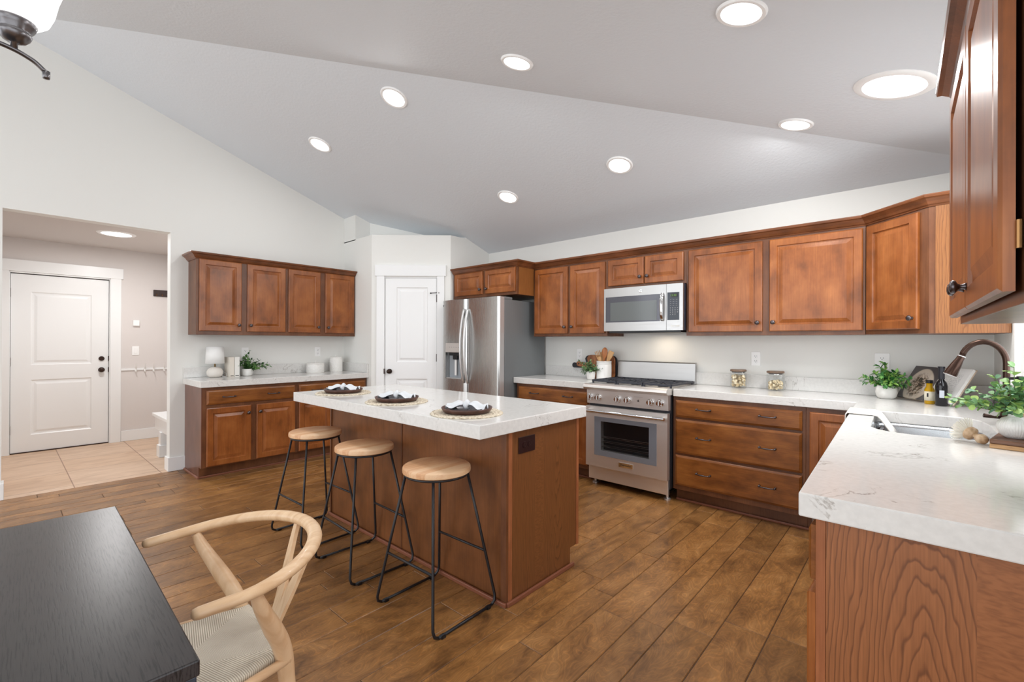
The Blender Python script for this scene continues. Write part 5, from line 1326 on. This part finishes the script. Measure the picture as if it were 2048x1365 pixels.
for (nm, lab, m, x0, x1, z1, y, hx, hz, hole, dy) in (('cutting_board','black board with a handle at left, leaning behind the wooden one',M['slate'],-2.640,-2.262,1.150,4.140,-2.775,1.040,False,0),
        ('cutting_board','brown wooden handled board leaning behind the utensil crock',M['acacia'],-2.600,-2.270,1.155,4.112,-2.700,1.058,True,0)):
    t = paddle(nm, lab, m, x0, x1, CZ+.001, z1, y, hx, hz, hole=hole); t['group'] = 'boards leaning on the backsplash'
t = thing('utensil_crock', 'ribbed white utensil crock left of the range', 'crock', (-2.338,4.005,CZ))
MB().lathe([(0,0),(0.070,0),(0.074,0.004),(0.074,0.150),(0.0715,0.153),(0.074,0.156),(0.0715,0.160),(0.074,0.164),(0.0715,0.168),(0.074,0.172),(0.074,0.186),(0.070,0.186),(0.068,0.012),(0,0.010)],(0,0,0),48).build('body', M['ceramic'], t, auto=40)
def utensil(lab, kind, base, tip, m):
    t = thing('wooden_'+kind, lab, 'utensil', (-2.338,4.005,CZ), 0, 'wooden utensils in the crock')
    b_ = Vector(base); e = Vector(tip); mb = MB()
    mb.tube([b_, b_+(e-b_)*.55],[0.005,0.006],8)
    d = (e-b_).normalized(); s = d.cross(Vector((0.25,-1,0))).normalized(); n_ = d.cross(s).normalized()
    st_ = b_+(e-b_)*.5; L_ = (e-st_).length
    if kind == 'spoon':
        base_ = len(mb.v); K = 10
        prof = [(0,0.006),(0.25,0.010),(0.45,0.024),(0.65,0.032),(0.85,0.026),(0.97,0.010)]
        mb2 = MB(); p = []; 
        mb.tube([st_+d*L_*u for u,_ in prof],[w for _,w in prof],14,flat=(0.28,tuple(n_)))
    elif kind == 'fork':
        mb.tube([st_+d*L_*u for u in (0,.3,.55)],[0.006,0.018,0.028],12,flat=(0.2,tuple(n_)))
        for k in (-1.5,-.5,.5,1.5): mb.tube([st_+d*L_*.5+s*k*.013,st_+d*L_+s*k*.016],[0.0052,0.004],6)
    else:
        mb.tube([st_+d*L_*u for u in (0,.3,.6,.95,1.0)],[0.006,0.016,0.026,0.030,0.026],12,flat=(0.18,tuple(n_)))
    mb.build(kind, m, t, smooth=True)
utensil('light wooden fork fanned to the left in the crock','fork',(0.02,0.0,0.02),(-0.075,-0.01,0.285),M['spoon'])
utensil('light wooden spatula between fork and spoon in the crock','spatula',(0.0,0.02,0.02),(-0.028,0.02,0.275),M['spoon'])
utensil('darker round wooden spoon standing tallest in the crock','spoon',(-0.01,-0.01,0.02),(0.018,-0.01,0.325),M['spoond'])
utensil('light wooden spatula leaning right in the crock','spatula',(-0.03,0.0,0.02),(0.082,0.005,0.285),M['spoon'])

def sq_lathe(prof, n=48, p=5.0):
    mb = MB()
    for (r, h) in prof:
        for j in range(n):
            a = 2*PI*j/n; c, s_ = math.cos(a), math.sin(a); k = (abs(c)**p+abs(s_)**p)**(-1/p) if p else 1
            mb.v.append((r*c*k, r*s_*k, h))
    m = len(prof)
    for i in range(m-1):
        for j in range(n): mb.f.append((i*n+j,i*n+(j+1)%n,(i+1)*n+(j+1)%n,(i+1)*n+j))
    mb.f.append(tuple(range(n-1,-1,-1))); mb.f.append(tuple((m-1)*n+j for j in range(n))); return mb
def jar(loc, fill, seed, lab):
    t = thing('glass_jar', lab, 'jar', loc, 0.35, 'glass jars on the range wall counter')
    R_ = 0.060
    sq_lathe([(R_*.85,0),(R_,0.008),(R_,0.118),(R_*.92,0.130),(R_*.86,0.135)],p=4).build('body', M['glass'], t, auto=50)
    MB().lathe([(0,0.1355),(R_*.97,0.1355),(R_*1.03,0.139),(R_*1.03,0.148),(R_*.98,0.152),(0,0.152)],(0,0,0),40).build('lid', M['lidwood'], t, auto=40)
    MB().lathe([(R_*.80,0.126),(R_*.80,0.1352)],(0,0,0),32).build('seal', mat('jar_seal', srgb(110,110,112), 0.5) if 'jar_seal' not in bpy.data.materials else bpy.data.materials['jar_seal'], t)
    rnd = random.Random(seed); mb = MB()
    for k in range(150):
        rr_ = R_*.72; x, y = rnd.uniform(-rr_,rr_), rnd.uniform(-rr_,rr_); z = 0.014+rnd.random()*fill*(1.0-0.25*rnd.random())
        c = Vector((x,y,z)); nrm = Vector((rnd.uniform(-1,1),rnd.uniform(-1,1),rnd.uniform(-1,1))).normalized(); q = Vector((0,0,1)).rotation_difference(nrm); r = rnd.uniform(.009,.015); b0 = len(mb.v)
        for (f_, hh) in ((0.0,0.004),(0.6,0.001),(1.0,-0.004)):
            for j in range(8):
                a = j*PI/4; v = Vector((r*f_*math.cos(a),r*f_*math.sin(a),hh+0.003*math.sin(2*a)*f_)); v.rotate(q); w_ = c+v
                w_.x = max(-R_*.92,min(R_*.92,w_.x)); w_.y = max(-R_*.92,min(R_*.92,w_.y)); w_.z = max(0.0065,w_.z); mb.v.append(tuple(w_))
        for i in range(2):
            for j in range(8): mb.f.append((b0+i*8+j,b0+i*8+(j+1)%8,b0+(i+1)*8+(j+1)%8,b0+(i+1)*8+j))
    o = mb.build('crisps', M['snack'], None, smooth=True, loc=loc, rot=(0,0,.35)); tag(o, 'pale curled crisps filling the '+('left' if seed == 1 else 'right')+' glass jar', 'crisps', None, 'stuff')
    return t
jar((-1.112,4.075,CZ), 0.095, 1, 'square glass jar with a wood lid, fuller, nearer the range')
jar((-0.838,4.068,CZ), 0.062, 2, 'square glass jar with a wood lid, half full, farther from the range')

# open cookbook
def dishpage():
    m = mat('food_photo_page', (0.5,0.5,0.5), 0.35); nt, b = nodes(m); tc = N(nt,'ShaderNodeTexCoord')
    mp = N(nt,'ShaderNodeMapping'); mp.inputs['Location'].default_value = (0.100,0,-0.105); nt.links.new(tc.outputs['Object'], mp.inputs[0])
    mp2 = N(nt,'ShaderNodeMapping'); mp2.inputs['Rotation'].default_value = (0,0.5,0); mp2.inputs['Scale'].default_value = (1/0.088,0,1/0.125); nt.links.new(mp.outputs[0], mp2.inputs[0])
    ln = N(nt,'ShaderNodeVectorMath', operation='LENGTH'); nt.links.new(mp2.outputs[0], ln.inputs[0])
    n = N(nt,'ShaderNodeTexNoise', i={'Scale': 38.0,'Detail': 6.0,'Roughness': .75,'Distortion': 1.0}); nt.links.new(tc.outputs['Object'], n.inputs['Vector'])
    food = ramp(nt,[(0.40,srgb(44,44,34)),(0.48,srgb(120,96,76)),(0.54,srgb(206,186,166)),(0.64,srgb(222,214,206))]); nt.links.new(n.outputs[0], food.inputs[0])
    rim = ramp(nt,[(0.0,(1,1,1)),(0.55,(1,1,1)),(0.80,(0,0,0))]); nt.links.new(ln.outputs['Value'], rim.inputs[0])
    pl_ = ramp(nt,[(0.0,srgb(216,210,206)),(0.94,srgb(206,190,172)),(1.0,srgb(86,80,80))],'LINEAR'); nt.links.new(ln.outputs['Value'], pl_.inputs[0])
    mx = N(nt,'ShaderNodeMix', data_type='RGBA'); nt.links.new(rim.outputs[0], mx.inputs[0]); nt.links.new(pl_.outputs[0], mx.inputs[6]); nt.links.new(food.outputs[0], mx.inputs[7])
    nt.links.new(mx.outputs[2], b.inputs['Base Color']); return m
def textpage():
    m = mat('printed_recipe_page', srgb(232,231,228), 0.5); nt, b = nodes(m); tc = N(nt,'ShaderNodeTexCoord'); sp = N(nt,'ShaderNodeSeparateXYZ'); nt.links.new(tc.outputs['Object'], sp.inputs[0])
    f = N(nt,'ShaderNodeMath', operation='MULTIPLY'); f.inputs[1].default_value = 1/0.0065; nt.links.new(sp.outputs['Z'], f.inputs[0]); fr = N(nt,'ShaderNodeMath', operation='FRACT'); nt.links.new(f.outputs[0], fr.inputs[0])
    ls = N(nt,'ShaderNodeMath', operation='LESS_THAN'); ls.inputs[1].default_value = 0.4; nt.links.new(fr.outputs[0], ls.inputs[0])
    n = N(nt,'ShaderNodeTexNoise', i={'Scale': 300.0,'Detail': 1.0}); nt.links.new(tc.outputs['Object'], n.inputs['Vector']); g = N(nt,'ShaderNodeMath', operation='GREATER_THAN'); g.inputs[1].default_value = 0.48; nt.links.new(n.outputs[0], g.inputs[0])
    a1 = N(nt,'ShaderNodeMath', operation='GREATER_THAN'); a1.inputs[1].default_value = 0.03; nt.links.new(sp.outputs['X'], a1.inputs[0]); a2 = N(nt,'ShaderNodeMath', operation='LESS_THAN'); a2.inputs[1].default_value = 0.17; nt.links.new(sp.outputs['X'], a2.inputs[0])
    a3 = N(nt,'ShaderNodeMath', operation='LESS_THAN'); a3.inputs[1].default_value = 0.205; nt.links.new(sp.outputs['Z'], a3.inputs[0])
    o = ls.outputs[0]
    for q in (g,a1,a2,a3):
        k = N(nt,'ShaderNodeMath', operation='MULTIPLY'); nt.links.new(o, k.inputs[0]); nt.links.new(q.outputs[0], k.inputs[1]); o = k.outputs[0]
    mx = N(nt,'ShaderNodeMix', data_type='RGBA'); nt.links.new(o, mx.inputs[0]); mx.inputs[6].default_value = (*srgb(232,231,228),1); mx.inputs[7].default_value = (*srgb(170,170,172),1)
    nt.links.new(mx.outputs[2], b.inputs['Base Color']); return m
ba = math.atan2(3.735-4.067, 0.155+0.107)
t = thing('open_cookbook', 'open cookbook with a food photo page leaning in the counter corner', 'book', (0.028,3.906,CZ+.006), ba)
tilt = math.radians(-32)
bk = bpy.data.objects.new('book_block', None)
def tilted(mb):
    R_ = Matrix.Rotation(tilt,3,'X')
    return mb
def pageblock(x0, x1, side, m, name, curve):
    mb = MB(); nx = 12; th = 0.016
    for i in range(nx+1):
        x = x0+(x1-x0)*i/nx; u = abs(x)/0.205; dy = -th*(0.55+0.45*math.sin(min(1,u*1.3)*PI/2)) + (0.012*(1-min(1,u*4)) )
        mb.v += [(x,dy,0.003),(x,0,0.003),(x,0,0.245),(x,dy,0.245)]
    for i in range(nx):
        for j in range(4): a = i*4+j; b_ = i*4+(j+1)%4; mb.f.append((a,b_,b_+4,a+4))
    mb.f.append((0,3,2,1)); e = nx*4; mb.f.append((e,e+1,e+2,e+3))
    return mb.build(name, m, t, rot=(tilt,0,0))
pageblock(-0.205,-0.001,-1,dishpage(),'photo_page',0)
pageblock(0.001,0.205,1,textpage(),'text_page',0)
MB().box(-0.210,0.210,0.0005,0.004,0.0022,0.250).build('cover', M['bookT'], t, rot=(tilt,0,0))
MB().box(-0.15,0.15,0.0045,0.010,0.004,0.20).build('easel', M['spoon'], t, rot=(tilt,0,0), bevel=0.001)

# bottles
t = thing('oil_bottle', 'small bottle of yellow oil with a black cap in front of the cookbook', 'bottle', (0.055,3.826,CZ))
MB().lathe([(0,0),(0.022,0),(0.0245,0.004),(0.0245,0.088),(0.018,0.102),(0.0155,0.108),(0.0155,0.128),(0,0.128)],(0,0,0),28).build('body', M['oil'], t, smooth=True)
MB().lathe([(0.0165,0.1285),(0.0175,0.130),(0.0175,0.148),(0,0.148)],(0,0,0),24).build('cap', M['black'], t, auto=40)
lb = MB().lathe([(0.0249,0.022),(0.0249,0.078)],(0,0,0),28).build('label', M['label'], t, smooth=True)
MB().box(-0.004,0.004,-.0262,-.0252,0.045,0.068).build('print', M['printblk'], lb, loc=(0,0,0), rot=(0,0,-.35))
t = thing('vinegar_bottle', 'tall dark glass bottle with a silver label in front of the cookbook', 'bottle', (0.107,3.757,CZ))
MB().lathe([(0,0),(0.026,0),(0.0285,0.004),(0.0285,0.120),(0.024,0.140),(0.014,0.155),(0.0125,0.162),(0.0125,0.185),(0,0.185)],(0,0,0),28).build('body', M['balsamic'], t, smooth=True)
MB().lathe([(0.0150,0.160),(0.0150,0.226),(0.0165,0.227),(0.0165,0.236),(0,0.236)],(0,0,0),24).build('cap', mat('black_foil_cap', srgb(34,32,40), 0.35), t, auto=40)
MB().box(-0.010,0.012,-.0296,-.0286,0.050,0.094).build('label', mat('silver_label', srgb(190,196,206), 0.4), t, bevel=0.001)

# faucet: high arc pull-down
t = thing('faucet', 'oil rubbed bronze gooseneck faucet arching over the sink', 'faucet', (0.306,3.085,CZ))
MB().lathe([(0.030,0),(0.030,0.006),(0.024,0.012),(0.022,0.05),(0.018,0.058),(0.0155,0.064),(0.0155,0.10)],(0,0,0),24).build('base', M['bronzef'], t, smooth=True)
arc_ = [(0,0,0.10),(0,0,0.20),(0,0,0.285)]
r_ = 0.075
for i in range(1,17):
    a = PI*i/16*0.90; arc_.append((-(r_-r_*math.cos(a)), 0, 0.285+0.098*math.sin(a) if a < PI/2 else 0.285+0.098*math.sin(a)))
MB().tube(arc_,0.0125,16).build('neck', M['bronzef'], t, smooth=True)
e = Vector(arc_[-1]); d_ = (Vector(arc_[-1])-Vector(arc_[-2])).normalized(); d_ = Vector((d_.x-.12,-.05,d_.z)).normalized()
sp_ = MB().tube([e, e+d_*.004],[0.015,0.015],16).build('collar', M['silver'], t, auto=40)
MB().tube([e+d_*.004,e+d_*.02,e+d_*.05,e+d_*.075,e+d_*.094,e+d_*.102],[0.0145,0.0155,0.0205,0.0235,0.0255,0.0255],18).build('spray_head', M['bronzef'], t, auto=50)
MB().tube([e+d_*.102,e+d_*.106],[0.0265,0.0255],18).build('spray_rim', M['silver'], t, auto=40)
MB().tube([(-0.018,-.012,0.035),(-0.04,-.02,0.034),(-0.075,-.03,0.040)],[0.008,0.006,0.010],10).build('lever', M['bronze'], t, smooth=True)

# soap dispenser behind the vase
t = thing('soap_dispenser', 'soap dispenser with a black pump behind the eucalyptus', 'dispenser', (0.334,2.905,CZ))
MB().lathe([(0,0),(0.034,0),(0.036,0.006),(0.036,0.135),(0.028,0.150),(0.014,0.158),(0,0.158)],(0,0,0),28).build('bottle', M['maple'], t, auto=50)
MB().lathe([(0.016,0.1585),(0.016,0.175),(0.006,0.180),(0.006,0.215),(0.017,0.218),(0.017,0.235),(0,0.237)],(0,0,0),20).tube([(0,0,0.226),(-0.045,0,0.224),(-0.052,0,0.212)],0.006,8).build('pump', M['black'], t, auto=40)

# wood board, brush
M['brushwood'] = plainwood('pale_brush_wood', srgb(150,116,84), srgb(196,164,130), srgb(216,190,160), (40,40,40), 0.5)
bd = MB().box(0,0.15,0,0.24,0.016,0.032).build('cutting_board', M['walnut'], None, bevel=0.004)
bd2 = MB().box(0,0.15,0,0.24,0.0,0.0158).build('base_layer', M['maple'], bd, bevel=0.003)
bd.location = (0.193,2.370,CZ-.0004); bd.rotation_euler = (0,0,-0.20); tag(bd, 'two-tone walnut and maple board under the white vase', 'cutting board')
t = thing('dish_brush', 'round wooden dish brush with white bristles on the sink edge', 'brush', (0.147,2.452,CZ))
fw_ = Vector((-0.55,0.45,0.28)).normalized()
kp = Vector((0.030,-0.020,0.020))
MB().tube([kp-fw_*.022,kp-fw_*.016,kp,kp+fw_*.012,kp+fw_*.018,kp+fw_*.026],[0.004,0.014,0.0195,0.014,0.009,0.010],16).build('handle', M['brushwood'], t, smooth=True)
hd = kp+fw_*.036
MB().tube([hd-fw_*.012,hd-fw_*.006,hd+fw_*.006,hd+fw_*.012],[0.012,0.025,0.026,0.020],18).build('head', M['brushwood'], t, smooth=True)
br_ = MB(); rnd = random.Random(2); sd = fw_.orthogonal().normalized(); 
for ring_ in range(4):
    for k in range(26):
        a = 2*PI*k/26+ring_*.1; s2 = sd.copy(); s2.rotate(Matrix.Rotation(a,3,fw_)); sp2 = 0.35+ring_*.28
        p_ = hd+fw_*.010+s2*(.006+.004*ring_); q_ = p_+(fw_+s2*sp2).normalized()*.040
        if q_.z < 0.003: q_.z = 0.003
        br_.tube([p_,q_],[0.0007,0.0016],4)
br_.build('bristles', M['bristle'], t)

# towel draped over the counter edge into the sink
def towel():
    mb = MB(); prof = [(-0.290,0.835),(-0.290,0.88),(-0.289,0.908),(-0.282,0.9185),(-0.26,0.9195),(-0.21,0.9190),(-0.175,0.9190),(-0.152,0.913),(-0.138,0.895),(-0.120,0.865),(-0.100,0.835),(-0.085,0.81)]
    ny = 16; y0_, y1_ = 2.985, 3.225
    for (x, z) in prof:
        for j in range(ny+1):
            v = j/ny; w = 0.0022*math.sin(v*13)+0.0015*math.sin(v*29+x*30); y = y0_+(y1_-y0_)*v-(0.5-v)*0.05*max(0,(x+.15)*6)*-1
            dx = -0.03*(y-3.09) if x < -.2 else 0
            mb.v.append((x+dx+(w if z < .9 and x > -.2 else 0), y, z+(abs(w) if z > .9 else 0)))
    for i in range(len(prof)-1):
        for j in range(ny): a = i*(ny+1)+j; mb.f.append((a,a+1,a+ny+2,a+ny+1))
    o = mb.build('dish_towel', M['towel'], None, smooth=True); sm = o.modifiers.new('solid','SOLIDIFY'); sm.thickness = 0.005; sm.offset = 0
    tag(o, 'cream dish towel draped over the sink run edge into the sink', 'towel')
towel()
for o in list(bpy.data.objects):
    if o.name.startswith('book_block'): bpy.data.objects.remove(o)
